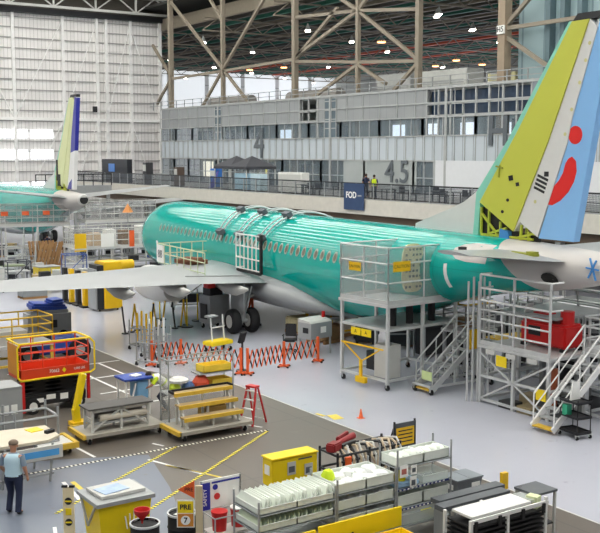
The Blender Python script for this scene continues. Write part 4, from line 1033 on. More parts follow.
for k in range(9):
    lb = 'thin '+('yellow' if k % 3 else 'dark')+' marker post, '+ORD[k]+' in the row under the port wing'
    o = thing('marker_post', lb, 'post', (18.3+.42*k,41.6+.25*(k % 3),0), 0, 'marker posts under the left wing'); M().bar((0,0,.04),(.22*(1 if k % 2 else -.4),.1,1.25),.06).to('post', m_dyel if k % 3 else m_dark, o); M().cyl(0,0,0,.05,.16,10).to('base', m_dark, o)
t = thing('black_mast_scanner', 'black box on a short mast at the middle of the folding barrier', 'scanner', (18.75,31.9,0))
M().tube((0,0,.04),(0,0,1.2),.04).to('mast', m_dark, t); M().cbox((0,0,1.3),(.34,.1,.42),.5,.3).to('screen', m_black, t); M().cyl(0,0,0,.05,.25,14).to('base', m_dark, t)

# yellow trolley with white posts
t = thing('tool_trolley', 'yellow trolley with white upright handles on the pale floor', 'trolley', (19.4,35.4,0), math.radians(12))
M().box(0,0,.28,1.15,.65,.45).to('tray', m_yel, t, bevel=.03); casters(t, [(.1,.1),(1.05,.1),(.1,.55),(1.05,.55)], .09)
for x in (.25,.9): a = M(); a.tube((x,.3,.45),(x-.05,.35,1.5),.03); a.to('handle_post', m_white, t)
M().box(.0,.2,1.45,.5,.5,1.52).to('top_tray', m_galv, t); M().tube((.2,.33,1.0),(.95,.33,1.0),.025).to('cross_bar', m_white, t)
# stanchions under the wing
st = None
for k, (x, y, lb) in enumerate([(21.46,41.63,'yellow and silver stanchion with a round base nearest the trolley'), (21.3,44.2,'short yellow stanchion left of the round based one'), (22.7,42.9,'thin stanchion behind, close to the wheels')]):
    if st is None:
        st = t = thing('stanchion', lb, 'stanchion', (x,y,0)); M().cyl(0,0,0,.05,.3,18).to('base', m_dark, t); M().tube((0,0,.05),(0,0,1.35),.035).to('post', m_yel, t); M().tube((0,0,1.35),(0,0,1.6),.03).to('tip', m_alu, t)
    else: dup(st, (x,y,0), 0, lb)
# hand trucks / small rack carts standing on the pale floor
def rack_cart(label, loc, rz, c, n=4):
    t = thing('rack_cart', label, 'cart', loc, rz)
    f = M(); f.loop([(0,0,.2),(1.0,0,.2),(1.0,.6,.2),(0,.6,.2)],.03)
    for x in (0,1.0):
        for y in (0,.6): f.tube((x,y,.2),(x,y,1.25),.03)
    f.loop([(0,0,.9),(1.0,0,.9),(1.0,.6,.9),(0,.6,.9)],.025); f.to('frame', m_galv, t)
    for k in range(n): M().tube((.15+.7*k/(n-1),.3,.22),(.15+.7*k/(n-1),.35,1.5+.1*(k % 2)),.045,8).to('upright_post', c, t)
    casters(t, [(0,0),(1,0),(0,.6),(1,.6)], .08)
    return t
rack_cart('small steel rack cart holding yellow posts at the far side', (17.0,38.2,0), math.radians(-60), m_dyel)
rack_cart('small steel rack cart holding white bottles, middle of the row', (16.75,36.5,0), math.radians(-60), m_white)
rack_cart('small steel rack cart holding grey posts nearest the barrier', (15.9,35.1,0), math.radians(-60), m_galv)

# ---- under the wing and beyond
t = thing('yellow_tool_cabinet', 'tall yellow enclosure with black sides under the left wing', 'cabinet', (19.55,48.1,0), 0)
M().box(.5,0,.12,1.5,1.2,2.55).to('cabinet_body', m_dyel, t, bevel=.03); M().box(.15,.05,.12,.5,1.15,2.4).to('side_panel', m_dark, t); M().box(.05,.1,.12,.15,1.1,2.2).to('grey_door', m_galv, t)
casters(t, [(.3,.2),(1.3,.2),(.3,1.0),(1.3,1.0)], .06)
for k in range(4):
    o = thing('yellow_pillar_stand', ['yellow','black','second yellow','second black'][k]+' padded pillar stand behind the tall yellow enclosure', 'stand', (19.75-.05*k,50.0+k*.85,0), 0, 'padded pillar stands under the wing'); M().box(-.1,-.15,.1,.12,.15,1.9).to('pillar', m_dyel if k % 2 == 0 else m_dark, o); M().box(-.25,-.3,0,.3,.3,.1).to('base', m_dark, o)
t = thing('covered_tube_rack', 'long rack topped by a yellow padded tube beyond the left wing', 'rack', (21.4,52.0,0), math.radians(0))
M().tube((-.2,0,1.9),(2.0,0,1.9),.28,16).to('padded_tube', m_dyel, t, smooth=True); f = M()
for x in (0,.9,1.8): f.box(x-.05,-.3,0,x+.05,-.2,1.65); f.box(x-.05,.2,0,x+.05,.3,1.65); f.bar((x,-.3,1.6),(x,.3,1.6),.08)
f.to('frame', m_galv, t)
platform('wheel_well_stand', 'low grey stand with stored parts under the wing root', (25.2,35.2,0), -PH, 2.6, 2.2, .9, rail=0.3, mesh=False, m=m_dyel, cast=True, toe=False)
t = thing('nose_lift_frame', 'black and silver frame trolley under the left wing', 'trolley', (23.2,46.5,0), math.radians(-20)); f = M()
f.loop([(0,0,.3),(2,0,.3),(2,1,.3),(0,1,.3)],.05); f.loop([(0,0,1.7),(2,0,1.7),(2,1,1.7),(0,1,1.7)],.05)
for x in (0,2):
    for y in (0,1): f.tube((x,y,.1),(x,y,1.7),.05)
f.bar((0,0,.3),(2,0,1.7),.06); f.to('frame', m_lgrey, t); M().box(.3,.2,.35,1.6,.8,.8).to('pump_box', m_dark, t); casters(t, [(0,0),(2,0),(0,1),(2,1)], .09)
# gear bay equipment behind main wheels
t = thing('gear_jack_stand', 'grey jack stand with a red valve left of the main wheels', 'jack stand', (21.9,40.2,0), math.radians(5))
M().box(0,0,.3,1.1,.9,1.6).to('housing', m_galv, t); M().box(.1,.1,1.6,.8,.7,1.95).to('top_housing', m_dark, t); M().box(.0,.1,1.95,.4,.5,2.15).to('red_valve', m_red, t); M().box(-.06,.2,.5,0,.7,1.2).to('panel', m_dark, t)
casters(t, [(.15,.1),(.95,.1),(.15,.8),(.95,.8)], .11)
for k, (x, y, rz_) in enumerate([(24.2,40.2,.3),(26.8,34.6,-.4)]):
    t = thing('wing_root_brace', ['orange angled brace post under the wing root, left one','orange angled brace post under the wing root, right one'][k], 'brace', (x,y,0), rz_)
    f = M(); f.bar((0,0,.1),(0,0,2.1),.09); f.bar((-.5,0,.1),(0,0,1.6),.07); f.to('strut', m_org, t); M().box(-.6,-.3,0,.3,.3,.1).to('base', m_dark, t)
for k, (x, y, c, lb) in enumerate([(24.6,36.9,'D8CCA0','tan wrapped part on a pallet just behind the main wheels'), (25.7,35.4,'E4E0D4','white wrapped part on a pallet between the wheels and the console cabinet'), (24.3,34.4,'8A6A44','brown crate on a pallet behind the console cabinet'), (27.6,38.5,'C8B888','tan wrapped part on a pallet under the belly, left of the orange brace'), (28.6,36.2,'E0DCD0','white wrapped part on a pallet under the belly'), (30.2,36.5,'B8A070','brown crate on a pallet under the belly'), (27.4,31.0,'4A4A48','dark crate on a pallet behind the caged platform'), (28.6,29.6,'7A7C7C','grey crate on a pallet behind the caged platform'), (30.6,32.8,'2F3032','black crate on a pallet behind the caged platform')]):
    t = thing('pallet_load', lb, 'pallet load', (x,y,0), .1*k)
    M().box(0,0,.14,1.3,1.1,.75).to('load', mat('load_'+c, c, .7, 0, .3, 3), t, bevel=.06)
    p = M(); [p.box(0,q,.0,1.3,q+.1,.14) for q in (0,.5,1.0)]; p.to('pallet', m_wood, t)

# ---- around the distant airliner
t = platform('tail_cage_platform', 'long caged platform below the tail of the distant airliner', (24.4,63.3,0), math.radians(-6), 7.4, 3.0, 1.7, rail=1.3, mesh=True, m=m_lgrey, posts=(4,2), cast=False, bays=6, mid=.9, mp=mat('thin_far_mesh','8E9294',.5,.2,.05,alpha=.14))
plate(t, 'orange_panel', m_dyel, (.35,-.04,2.2), (.8,.02,1.2)); plate(t, 'white_panel', m_paper, (2.2,-.04,2.3), (.9,.02,.9)); plate(t, 'orange_panel', m_org, (3.9,-.04,2.3), (.35,.02,1.2))
for k, (x, c, hh, lb) in enumerate([(1.2,'C8B090',.9,'tan carton on the long caged platform, left'), (2.3,'E6E6E2',1.1,'white carton on the long caged platform'), (3.4,'7A6248',1.0,'brown carton on the long caged platform, middle'), (4.6,'DCDCD8',1.3,'tall white carton on the long caged platform'), (5.8,'A8AAA8',1.0,'grey carton on the long caged platform, right')]):
    o = tag(M().box(-.35,-.4,0,.35,.4,hh).to('carton', mat('carton_'+c, c, .8), None, bevel=.02), lb, 'box'); o.location = (25.1+x,64.8-.07*x,1.8)
t = platform('fuselage_side_platform', 'caged platform along the body of the distant airliner at the left edge', (20.2,72.4,0), math.radians(-8), 7.0, 1.9, 2.75, rail=1.5, mesh=True, m=m_lgrey, posts=(4,2), cast=False, bays=6, mid=1.2, mp=mat('thin_far_mesh','8E9294',.5,.2,.05,alpha=.14))
for k in range(4): plate(t, 'orange_panel', m_org, (.8+k*1.5,-.04,3.75), (.5,.02,.3))
t = stairs('boarding_steps', 'grey steps leaning towards the distant tail', (22.7,66.5,0), math.radians(65), 2.3, 2.2, .9, 7, m_galv, rail=.8, base=False)
tm_ = None
for k in range(16):
    lb = 'rough timber plank leaning in the pile below the distant tail'
    if tm_ is None: tm_ = tag(M().cbox((0,0,1.0),(.16,.1,1.9)).to('timber_plank', m_wood, None), lb, 'plank', 'timber planks piled below the distant tail'); o = tm_
    else: o = tm_.copy(); COL.objects.link(o)
    o.location = (23.0+.24*(k % 8),67.2+.5*(k//8),.12); o.rotation_euler = (0,.28+.02*(k % 3),0) if k < 8 else (0,-.12,0)
# assorted stands, carts and crates spread over the floor between the two aircraft
kinds = [('storage_crate','crate'),('parts_bench','bench'),('tool_cabinet','cabinet'),('wheeled_stand','stand')]
cl = ['8C9092','B4B6B4','D8C040','5C6066','A08864','C8CAC8','3E424A','7E8A70','4A62A0']
places = [(18.6,55.0),(20.4,56.6),(17.4,58.2),(19.4,60.0),(21.8,61.6),(20.0,64.0),(17.8,62.4),(23.8,62.0),(26.5,61.0),(28.6,62.2),(19.6,67.0),(22.2,68.8),(31.2,62.8),(32.6,66.4),(29.4,59.4),(17.2,66.6),(33.6,70.2),(30.8,72.0),(35.2,66.8),(36.6,72.6),(25.4,70.6),(28.0,57.6),(34.6,62.0),(21.2,77.0),(23.8,78.4),(37.8,60.4),(36.0,57.2),(38.6,66.0)]
nm_col = {'8C9092':'steel grey','B4B6B4':'light grey','D8C040':'yellow','5C6066':'dark grey','A08864':'brown','C8CAC8':'off white','3E424A':'blackish','7E8A70':'olive','4A62A0':'blue'}
zone = lambda x, y: ('in the row nearest the left wing' if y < 60 else 'midway towards the distant tail' if y < 66 else 'close below the distant airliner') + (' on the left' if x < 22 else ' in the middle' if x < 30 else ' on the right')
for k, (x, y) in enumerate(places):
    nm, ct = kinds[k % 4]; c = cl[(k*5) % 9]; mm_ = mat('store_'+c, c, .6, .1, .15)
    t = thing(nm, '%s %s %s' % (nm_col[c], nm.replace('_', ' '), zone(x, y)), ct, (x,y,0), .15*math.sin(k*3.3))
    if k % 4 == 0:
        M().box(-.7,-.5,.12,.7,.5,.95).to('crate_body', mm_, t, bevel=.02); p = M(); [p.box(-.7,q,0,.7,q+.12,.12) for q in (-.5,-.06,.38)]; p.to('skid', m_wood, t); M().box(-.72,-.52,.95,.72,.52,1.0).to('lid', m_galv, t)
    elif k % 4 == 1:
        M().box(-1.1,-.4,.85,1.1,.4,.93).to('bench_top', mm_, t)
        for a, b in ((-1.03,-.33),(1.03,-.33),(-1.03,.33),(1.03,.33)): M().box(a-.04,b-.04,0,a+.04,b+.04,.85).to('leg', m_galv, t)
        M().box(-1.05,-.35,.3,1.05,.35,.35).to('shelf', m_galv, t); M().box(-.8,-.25,.93,-.2,.2,1.25).to('parts_tray', m_dark, t)
    elif k % 4 == 2:
        M().box(-.55,-.35,.15,.55,.35,1.5).to('cabinet_body', mm_, t, bevel=.02)
        for q in range(4): M().box(-.5,-.37,.25+q*.3,.5,-.35,.5+q*.3).to('drawer', m_lgrey, t)
        casters(t, [(-.45,-.25),(.45,-.25),(-.45,.25),(.45,.25)], .06)
    else:
        f = M(); f.loop([(-.7,-.5,.3),(.7,-.5,.3),(.7,.5,.3),(-.7,.5,.3)],.035); f.loop([(-.7,-.5,1.6),(.7,-.5,1.6),(.7,.5,1.6),(-.7,.5,1.6)],.035)
        for a in (-.7,.7):
            for b in (-.5,.5): f.tube((a,b,.14),(a,b,1.6),.035)
        f.bar((-.7,-.5,.3),(.7,-.5,1.6),.04); f.to('frame', mm_, t); M().box(-.7,-.5,.95,.7,.5,1.0).to('deck', m_galv, t); casters(t, [(-.65,-.45),(.65,-.45),(-.65,.45),(.65,.45)], .06)
tag(M().lathe(0,0,[(.6,0),(.55,.6),(.35,1.1),(0,1.3)],14).to('part_cover', m_offw, None, smooth=True), 'white domed part cover near the nose of the near airliner', 'cover').location = (33.4,74.4,0)
t = thing('marker_cone_tent', 'orange peaked marker above the far platform near the nose', 'marker', (29.6,66.4,0)); M().tube((0,0,0),(0,0,3.9),.04).to('pole', m_galv, t); M().lathe(0,0,[(.45,3.9),(.4,3.95),(0,4.55)],4).to('peak', mat('tan_orange','D08A4A',.6), t)

# ================================================================ mezzanine furniture
def tent(label, x, y):
    t = thing('canopy_tent', label, 'tent', (x,y,4.8), 0, None)
    for a in (-1.5,1.5):
        for b in (-1.5,1.5): M().box(a-.04,b-.04,0,a+.04,b+.04,2.1).to('leg', m_lgrey, t)
    r = M(); r.add([(-1.6,-1.6,1.85),(1.6,-1.6,1.85),(1.6,1.6,1.85),(-1.6,1.6,1.85),(-1.6,-1.6,2.1),(1.6,-1.6,2.1),(1.6,1.6,2.1),(-1.6,1.6,2.1),(0,0,3.05)],
                   [(0,1,5,4),(1,2,6,5),(2,3,7,6),(3,0,4,7),(4,5,8),(5,6,8),(6,7,8),(7,4,8)]); r.to('canopy', mat('charcoal_canvas','43444A',.85), t)
tent('charcoal canopy tent on the mezzanine, right one of the pair', 47.0,78.0); tent('charcoal canopy tent on the mezzanine, left one of the pair', 47.6,81.8)
for k, (x, y, w_, h_, c, nm, lb) in enumerate([(46.2,77.9,2.4,1.5,'AECFE2','display_counter','pale blue counter below the left tent'), (46.0,75.2,1.6,1.5,'C6DCE6','display_counter','pale blue counter below the right tent'), (46.4,70.3,3.6,1.7,'E2E2DE','partition_screen','white screen panel right of the tents'), (47.5,85.6,1.0,1.8,'3A78C8','blue_drum_box','bright blue box left of the tents'), (46,90.5,.8,1.9,'5A4A40','kiosk','brown kiosk standing left of the blue box'), (46,97.8,.9,2.3,'3A3A3E','kiosk','dark kiosk near the left end of the mezzanine'), (46,94.5,1.4,1.2,'A8AAAA','kiosk','low grey kiosk near the left end of the mezzanine')]):
    t = thing(nm, lb, nm.split('_')[-1] if nm != 'blue_drum_box' else 'box', (x,y,4.8)); M().box(-.4,-w_/2,.05,.4,w_/2,h_).to('body', mat('mezz_'+c, c, .6), t, bevel=.03); M().box(-.42,-w_/2,0,.42,w_/2,.05).to('plinth', m_dark, t)
    if h_ > 1.6: M().box(-.43,-w_/2+.1,h_*.6,-.4,w_/2-.1,h_*.9).to('front_panel', m_lgrey, t)
# tables and chairs on the deck
def deck_table(lb, x, y, g=None):
    t = thing('deck_table', lb, 'table', (x,y,4.8), 0, g); M().box(-.4,-.8,.72,.4,.8,.76).to('tabletop', m_dark, t)
    for a in (-.35,.35):
        for b in (-.72,.72): M().box(a-.025,b-.025,0,a+.025,b+.025,.72).to('leg', m_black, t)
    return t
def deck_chair(lb, x, y, rz, g):
    t = thing('deck_chair', lb, 'chair', (x,y,4.8), rz, g); M().box(-.22,-.22,.43,.22,.22,.48).to('seat', m_dark, t); M().box(-.22,.2,.5,.22,.25,.95).to('backrest', m_dark, t)
    for a in (-.2,.2):
        for b in (-.2,.2): M().tube((a,b,0),(a,b,.45),.018,5).to('leg', m_black, t)
    return t
tb = deck_table('dark table on the mezzanine near the shutter wall', 45.2,49.0,'dark tables on the mezzanine'); ch = deck_chair('black chair by the dark mezzanine tables', 45.2,50.2,0,'black chairs on the mezzanine')
for k, y in enumerate([46.6,51.6,54.2,62.4,66.0,67.6,56.6]): dup(tb, (45.2+.5*(k % 2),y,4.8), None, 'dark table on the mezzanine, '+ORD[k+1]+' of the row after the one by the shutter wall')
for k, y in enumerate([47.8,48.1,52.9,53.2,55.6,45.2,58.6,61.0,63.6,64.8,66.9,64.0,60.2]): dup(ch, (45.0+.9*(k % 3),y,4.8), 1.3*k, 'black chair on the mezzanine, '+ORD[k+1]+' of the scattered chairs by the railing')
# banner FOD on the railing
t = thing('hanging_banner', 'dark blue banner hung over the mezzanine railing', 'banner', (43.38,0,0))
M().box(-.03,56.6,4.05,0,59.0,5.95).to('cloth', mat('banner_blue','2E4468',.7,0,.15), t)
text('lettering', 'FOD', .62, m_paper, (-.045,58.1,5.1), LEFTF, t, .004, bold=.015); text('small_lettering', 'zero', .25, m_lgrey, (-.045,57.1,5.1), LEFTF, t, .004)
# screens / cabinets at the left end of the deck
t = thing('screen_wall', 'dark cabinet wall with a blue screen at the left end of the mezzanine', 'screen wall', (45.5,102,4.8)); M().box(0,0,.05,.6,7,2.6).to('cabinet', mat('near_black_panel','24262E',.5), t); M().box(-.06,3.4,1.2,0,5.0,2.1).to('screen', mat('screen_blue','3C6AA8',.3,emit=.5), t); M().box(.02,.02,0,.58,6.98,.05).to('plinth', m_dark, t)
t = thing('gantry_walkway', 'grey railed walkway block behind the far wing tip', 'walkway', (33.5,97.0,0), math.radians(0)); M().box(0,0,4.0,8,2.4,4.8).to('walkway_deck', m_gpaint, t); r = M()
for k in range(9): r.box(k*1-.04,0,4.8,k*1+.04,.08,6.0)
r.box(0,0,5.9,8,.08,6.0); r.box(0,0,5.3,8,.08,5.38); r.to('guard_rail', m_dark, t)
for x in (.2,4,7.6): M().box(x,.2,0,x+.3,.5,4.0).to('leg', m_gpaint, t)

# taller caged stand behind the long one, plus the clutter of carts under the distant airliner
platform('high_cage_stand', 'taller caged stand behind the long caged platform', (27.6,69.4,0), math.radians(-6), 5.4, 2.2, 3.0, rail=1.5, mesh=True, m=m_lgrey, posts=(3,2), cast=False, bays=5, mid=1.5, mp=mat('thin_far_mesh','8E9294',.5,.2,.05,alpha=.14))
lb = 'small cluttered parts cart on the floor around the distant airliner'
protos = []
for c in ('8C9092','B8BAB6','4A4E54','A89468'):
    t = thing('parts_cart', lb, 'cart', (0,0,0), 0, 'parts carts around the distant airliner'); M().box(-.5,-.35,.55,.5,.35,.6).to('top_shelf', m_galv, t); M().box(-.5,-.35,.2,.5,.35,.24).to('lower_shelf', m_galv, t)
    for x in (-.45,.45):
        for y in (-.3,.3): M().tube((x,y,.05),(x,y,.95),.025,5).to('post', m_galv, t)
    M().box(-.35,-.25,.6,.3,.2,.6+.3).to('load', mat('store_'+c, c, .6), t); M().box(-.4,-.2,.24,.1,.25,.5).to('lower_load', m_dark, t); protos.append(t)
used = set(); rnd = random.Random(11); n = 0; spots = []
while n < 44:
    x = rnd.uniform(16.5,34); y = rnd.uniform(58,80)
    if min([math.hypot(x-a, y-b) for a, b in places+spots] or [9]) < 1.5: continue
    if 24 < x < 32.5 and 62 < y < 72: continue
    if 20 < x < 28 and 71 < y < 76: continue
    if 22 < x < 26 and 66 < y < 70: continue
    spots.append((x,y))
    if n < 4: protos[n].location = (x,y,0); protos[n].rotation_euler.z = rnd.uniform(0,1.5)
    else: dup(protos[n % 4], (x,y,0), rnd.uniform(0,3))
    n += 1
# dark cases added as filler for shade and clutter below the aft fuselage
lb = 'added dark filler case deepening the shade and clutter below the aft fuselage'
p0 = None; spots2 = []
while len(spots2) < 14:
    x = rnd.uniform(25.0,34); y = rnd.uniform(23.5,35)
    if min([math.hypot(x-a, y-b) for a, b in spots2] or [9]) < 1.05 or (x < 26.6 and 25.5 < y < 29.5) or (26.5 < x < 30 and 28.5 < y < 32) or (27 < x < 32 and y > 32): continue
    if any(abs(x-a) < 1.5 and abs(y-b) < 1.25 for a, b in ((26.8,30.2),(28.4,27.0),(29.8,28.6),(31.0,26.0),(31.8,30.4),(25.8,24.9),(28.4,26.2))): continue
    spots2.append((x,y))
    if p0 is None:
        p0 = thing('dark_filler_case', lb, 'case', (x,y,0), 0, 'dark filler cases below the aft fuselage'); M().box(-.42,-.3,.1,.42,.3,.85).to('case_body', m_dark, p0, bevel=.03); M().box(-.44,-.32,.6,.44,.32,.66).to('case_band', m_galv, p0); M().box(-.3,-.25,.85,.2,.2,1.05).to('top_tray', m_gpaint, p0)
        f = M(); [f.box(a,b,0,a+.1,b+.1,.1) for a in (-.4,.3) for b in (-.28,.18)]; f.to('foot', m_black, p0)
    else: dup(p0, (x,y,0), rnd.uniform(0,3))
# extra scaffold frames right of the dock
for k, (x, y, h_, lb) in enumerate([(25.0,24.3,4.2,'tall silver scaffold tower behind the tail dock, nearest the mobile stairs'), (27.6,25.6,3.6,'silver scaffold tower behind the tail dock, in the shade of the fuselage')]):
    t = thing('scaffold_tower', lb, 'scaffold', (x,y,0), .05*k)
    for a in (0,1.6):
        for b in (0,1.2): M().tube((a,b,0),(a,b,h_),.035).to('upright', m_alu, t)
    for z in (.6,1.6,2.6,h_-.1):
        f = M(); f.loop([(0,0,z),(1.6,0,z),(1.6,1.2,z),(0,1.2,z)],.03); f.bar((0,0,z-.5),(1.6,0,z),.03); f.to('ledger', m_alu, t)
    M().box(0,0,1.62,1.6,1.2,1.68).to('plank_deck', m_safe, t)

dr = None  # dark racks added so the pale floor below the fuselage reads as shaded
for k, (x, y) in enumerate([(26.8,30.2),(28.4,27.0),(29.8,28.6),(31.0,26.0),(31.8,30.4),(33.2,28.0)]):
    lb = 'added dark filler rack, '+ORD[k]+' of those deepening the shade below the aft fuselage'
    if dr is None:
        dr = thing('dark_filler_rack', lb, 'rack', (x,y,0), 0, 'dark filler racks below the aft fuselage'); M().box(-.8,-.3,.1,.8,.3,1.2).to('loaded_shelf', m_black, dr, bevel=.03); M().box(-.85,-.35,1.2,.85,.35,1.26).to('top_shelf', m_dark, dr)
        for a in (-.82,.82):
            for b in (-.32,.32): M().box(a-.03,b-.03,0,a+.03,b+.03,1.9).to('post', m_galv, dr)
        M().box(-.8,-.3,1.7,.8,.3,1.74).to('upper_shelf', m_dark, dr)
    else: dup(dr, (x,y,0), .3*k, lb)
# ================================================================ foreground
# ---- orange scissor lift
t = thing('scissor_lift', 'orange red scissor lift with yellow guard rails and a black base', 'scissor lift', (9.72,30.1,.004), 0); t.scale = (.87,.9,.96)
ch = M().box(.1,.15,.25,2.5,1.15,.62).to('chassis', m_dark, t, bevel=.04)
plate(t, 'white_decal', m_paper, (1.15,.14,.5), (.35,.012,.16)); plate(t, 'white_decal', m_paper, (1.65,.14,.47), (.3,.012,.2)); plate(t, 'white_decal', m_paper, (.75,.14,.42), (.25,.012,.14))
for x in (.45,2.15):
    for y in (.12,1.18):
        w_ = M().tube((x,y-.09,.26),(x,y+.09,.26),.26,20).to('wheel', m_black, t); M().tube((x,y-.1,.26),(x,y+.1,.26),.15,16).to('hub', m_white, w_)
s = M()
for k in range(4):
    z0 = .62+k*.13
    for y in (.3,1.0): s.bar((.2,y,z0),(2.4,y,z0+.13),.05,.09); s.bar((2.4,y,z0),(.2,y,z0+.13),.05,.09)
s.to('scissor_arms', m_dark, t)
M().box(.3,.33,.7,2.3,.97,.9).to('hydraulic_tray', m_black, t)
d = M(); d.box(0,0,1.17,2.6,1.3,1.25); d.box(0,0,1.25,2.6,.03,1.52); d.box(0,1.27,1.25,2.6,1.3,1.52); d.box(0,0,1.25,.03,1.3,1.52); d.box(2.57,0,1.25,2.6,1.3,1.52); d.to('platform', m_lift, t)
r = M()
for x in (.03,.85,1.75,2.57):
    for y in (.03,1.27): r.tube((x,y,1.5),(x,y,2.35),.025)
for z in (1.8,2.08):
    r.tube((.03,.03,z),(2.57,.03,z),.02); r.tube((.03,1.27,z),(2.57,1.27,z),.02); r.tube((.03,.03,z),(.03,1.27,z),.02); r.tube((2.57,.03,z),(2.57,1.27,z),.02)
r.to('guard_rail', m_lift, t)
r = M(); r.loop([(-.03,.0,2.37),(2.62,.0,2.37),(2.62,1.3,2.37),(-.03,1.3,2.37)],.035,8); r.path([(2.62,-.03,2.37),(2.78,-.05,2.2),(2.78,-.05,1.3),(2.62,-.03,1.2),(0,-.03,1.17),(-.1,-.03,1.3),(-.1,-.03,2.25),(0,-.03,2.37)],.035,8)
r.to('top_rail', m_yel, t)
M().box(-.05,.1,1.3,-.02,1.2,2.3).to('gate_panel', mat('deep_orange','D08A1C',.5), t)
M().box(.0,-.02,.1,.14,.1,1.2).to('corner_post', m_red, t); M().box(2.5,-.02,.3,2.6,.08,1.2).to('corner_post', m_red, t)
text('lettering', '70662', .15, m_paper, (1.25,-.008,1.38), FRONT, t, .003); M().cbox((1.62,-.008,1.38),(.12,.01,.12),0,0,PI/4).to('diamond_mark', m_yel, t); text('small_lettering', '1,000 LBS', .11, m_paper, (2.2,-.008,1.38), FRONT, t, .003)
# yellow railed stand, behind-left
t = platform('yellow_railed_platform', 'yellow railed platform behind the scissor lift at the left edge', (10.6,36.0,.004), 0, 2.3, 1.6, 1.0, rail=1.0, mesh=False, m=m_safe, posts=(2,2), toe=False)
M().box(.2,.2,1.1,1.4,1.2,1.6).to('stored_box', m_lgrey, t)
t = thing('floor_sweeper', 'grey machine with a blue cover behind the yellow platform', 'machine', (13.75,41.3,.004), math.radians(-6)); t.scale = (.78,.8,.95)
M().box(0,0,.3,2.4,1.4,1.5).to('machine_body', m_gpaint, t, bevel=.15, smooth=True); b = M(); b.rings([[(x, y0, z) for x, y0, z in r] for r in []]) if False else None
c = M(); c.cbox((1.2,.7,1.62),(2.0,1.1,.35),.1,.05,.08); c.cbox((1.6,.6,1.85),(.9,.8,.25),.4,.1,0); c.to('blue_cover', m_blue, t, bevel=.1, smooth=True)
for x in (.5,1.9):
    for y in (.05,1.35): M().tube((x,y-.1,.3),(x,y+.1,.3),.3,16).to('wheel', m_black, t)
plate(t, 'dark_panel', m_dark, (1.4,-.01,.9), (.35,.02,.35))
t = thing('blue_boom_machine', 'low blue machine with a big black wheel seen behind the orange lift', 'machine', (11.9,35.2,.004), 0)
M().box(0,2.0,.35,2.6,3.2,.95).to('machine_body', m_blue, t, bevel=.08); M().box(.2,2.1,.95,1.4,3.1,1.15).to('deck_cover', m_dark, t)
for x in (.4,2.5):
    w_ = M().tube((x,1.9,.45),(x,2.15,.45),.45,20).to('wheel', m_black, t); M().tube((x,1.89,.45),(x,2.16,.45),.2,14).to('hub', m_galv, w_)
M().tube((2.5,3.1,.45),(2.5,3.3,.45),.45,18).to('wheel', m_black, t)
# grey cabinet at the left edge
t = thing('steel_cabinet', 'grey steel cabinet with white labels at the left edge', 'cabinet', (7.3,27.9,.004), 0)
M().box(0,0,.1,1.75,1.0,1.45).to('cabinet_body', m_gpaint, t, bevel=.02); M().box(-.0,.0,1.45,1.75,1.0,1.5).to('top', m_galv, t)
for k in range(3): plate(t, 'white_label', m_paper, (1.0+.25*k,-.008,.85), (.18,.012,.28))
casters(t, [(.1,.1),(1.6,.1),(.1,.9),(1.6,.9)], .045)
t = thing('open_steel_frame', 'grey tubular frame on the floor in front of the steel cabinet', 'frame', (7.0,26.0,.004), 0); f = M()
for z in (.3,1.0): f.loop([(0,0,z),(2.4,0,z),(2.4,1.0,z),(0,1.0,z)],.035)
for x in (0,1.2,2.4):
    for y in (0,1): f.tube((x,y,0),(x,y,1.25),.035)
f.to('frame', m_galv, t); M().box(.1,.1,.32,2.3,.9,.4).to('dark_tray', m_dark, t)
# leaning yellow bumper
t = thing('yellow_dock_arm', 'leaning yellow arm with a yellow foot beside the scissor lift', 'arm', (10.75,28.25,.004), 0)
M().bar((0,0,.35),(.28,.0,1.55),.26,.16).to('arm', m_yel, t, bevel=.02); M().bar((.05,0,.1),(.02,0,.5),.2,.2).to('knuckle', m_yel, t); M().box(-.15,-.2,0,.5,.2,.12).to('foot', m_dyel, t)
# frame cart on flat dolly
t = thing('frame_cart', 'grey frame table on a flat dolly with a yellow end', 'cart', (10.15,25.95,.004), 0); t.scale = (.92,.95,1)
M().box(0,0,.2,2.7,1.25,.3).to('dolly_deck', mat('worn_deck_grey','A19C92',.7,0,.15,5), t); e = M(); e.box(-.06,-.02,.2,.03,1.27,.32); e.box(-.06,1.2,.2,.3,1.27,.32); e.to('yellow_edge', m_safe, t)
casters(t, [(.2,.15),(2.55,.15),(.2,1.2),(2.55,1.2)], .08)
for x in (.35,1.3,2.2):
    for y in (.25,.85): M().box(x-.035,y-.035,.3,x+.035,y+.035,.95).to('leg', m_lgrey, t)
f = M()
for y in (.25,.85): f.bar((.35,y,.35),(1.3,y,.9),.05); f.bar((1.3,y,.9),(2.2,y,.35),.05); f.bar((.35,y,.9),(2.2,y,.9),.07)
for x in (.35,1.3,2.2): f.bar((x,.25,.65),(x,.85,.65),.05)
f.to('brace', m_lgrey, t); M().box(.2,.15,.95,2.35,.95,1.0).to('tabletop', mat('dark_rubber_top','5A5856',.8), t); M().box(.35,.25,.5,2.2,.95,.56).to('shelf', m_galv, t)
for k, (y, c) in enumerate([(.35,'C9C2B4'),(.8,'8E8C88')]):
    o = thing('rolled_part', ['pale rolled part on the shelf of the frame cart','grey rolled part on the shelf of the frame cart'][k], 'rolled part', (10.7,25.9+y,.575)); M().tube((0,0,.1),(1.5,0,.1),.1,12).to('roll', mat('roll_'+c, c, .7), o, smooth=True); M().tube((-.01,0,.1),(1.51,0,.1),.03,8).to('core', m_black, o)
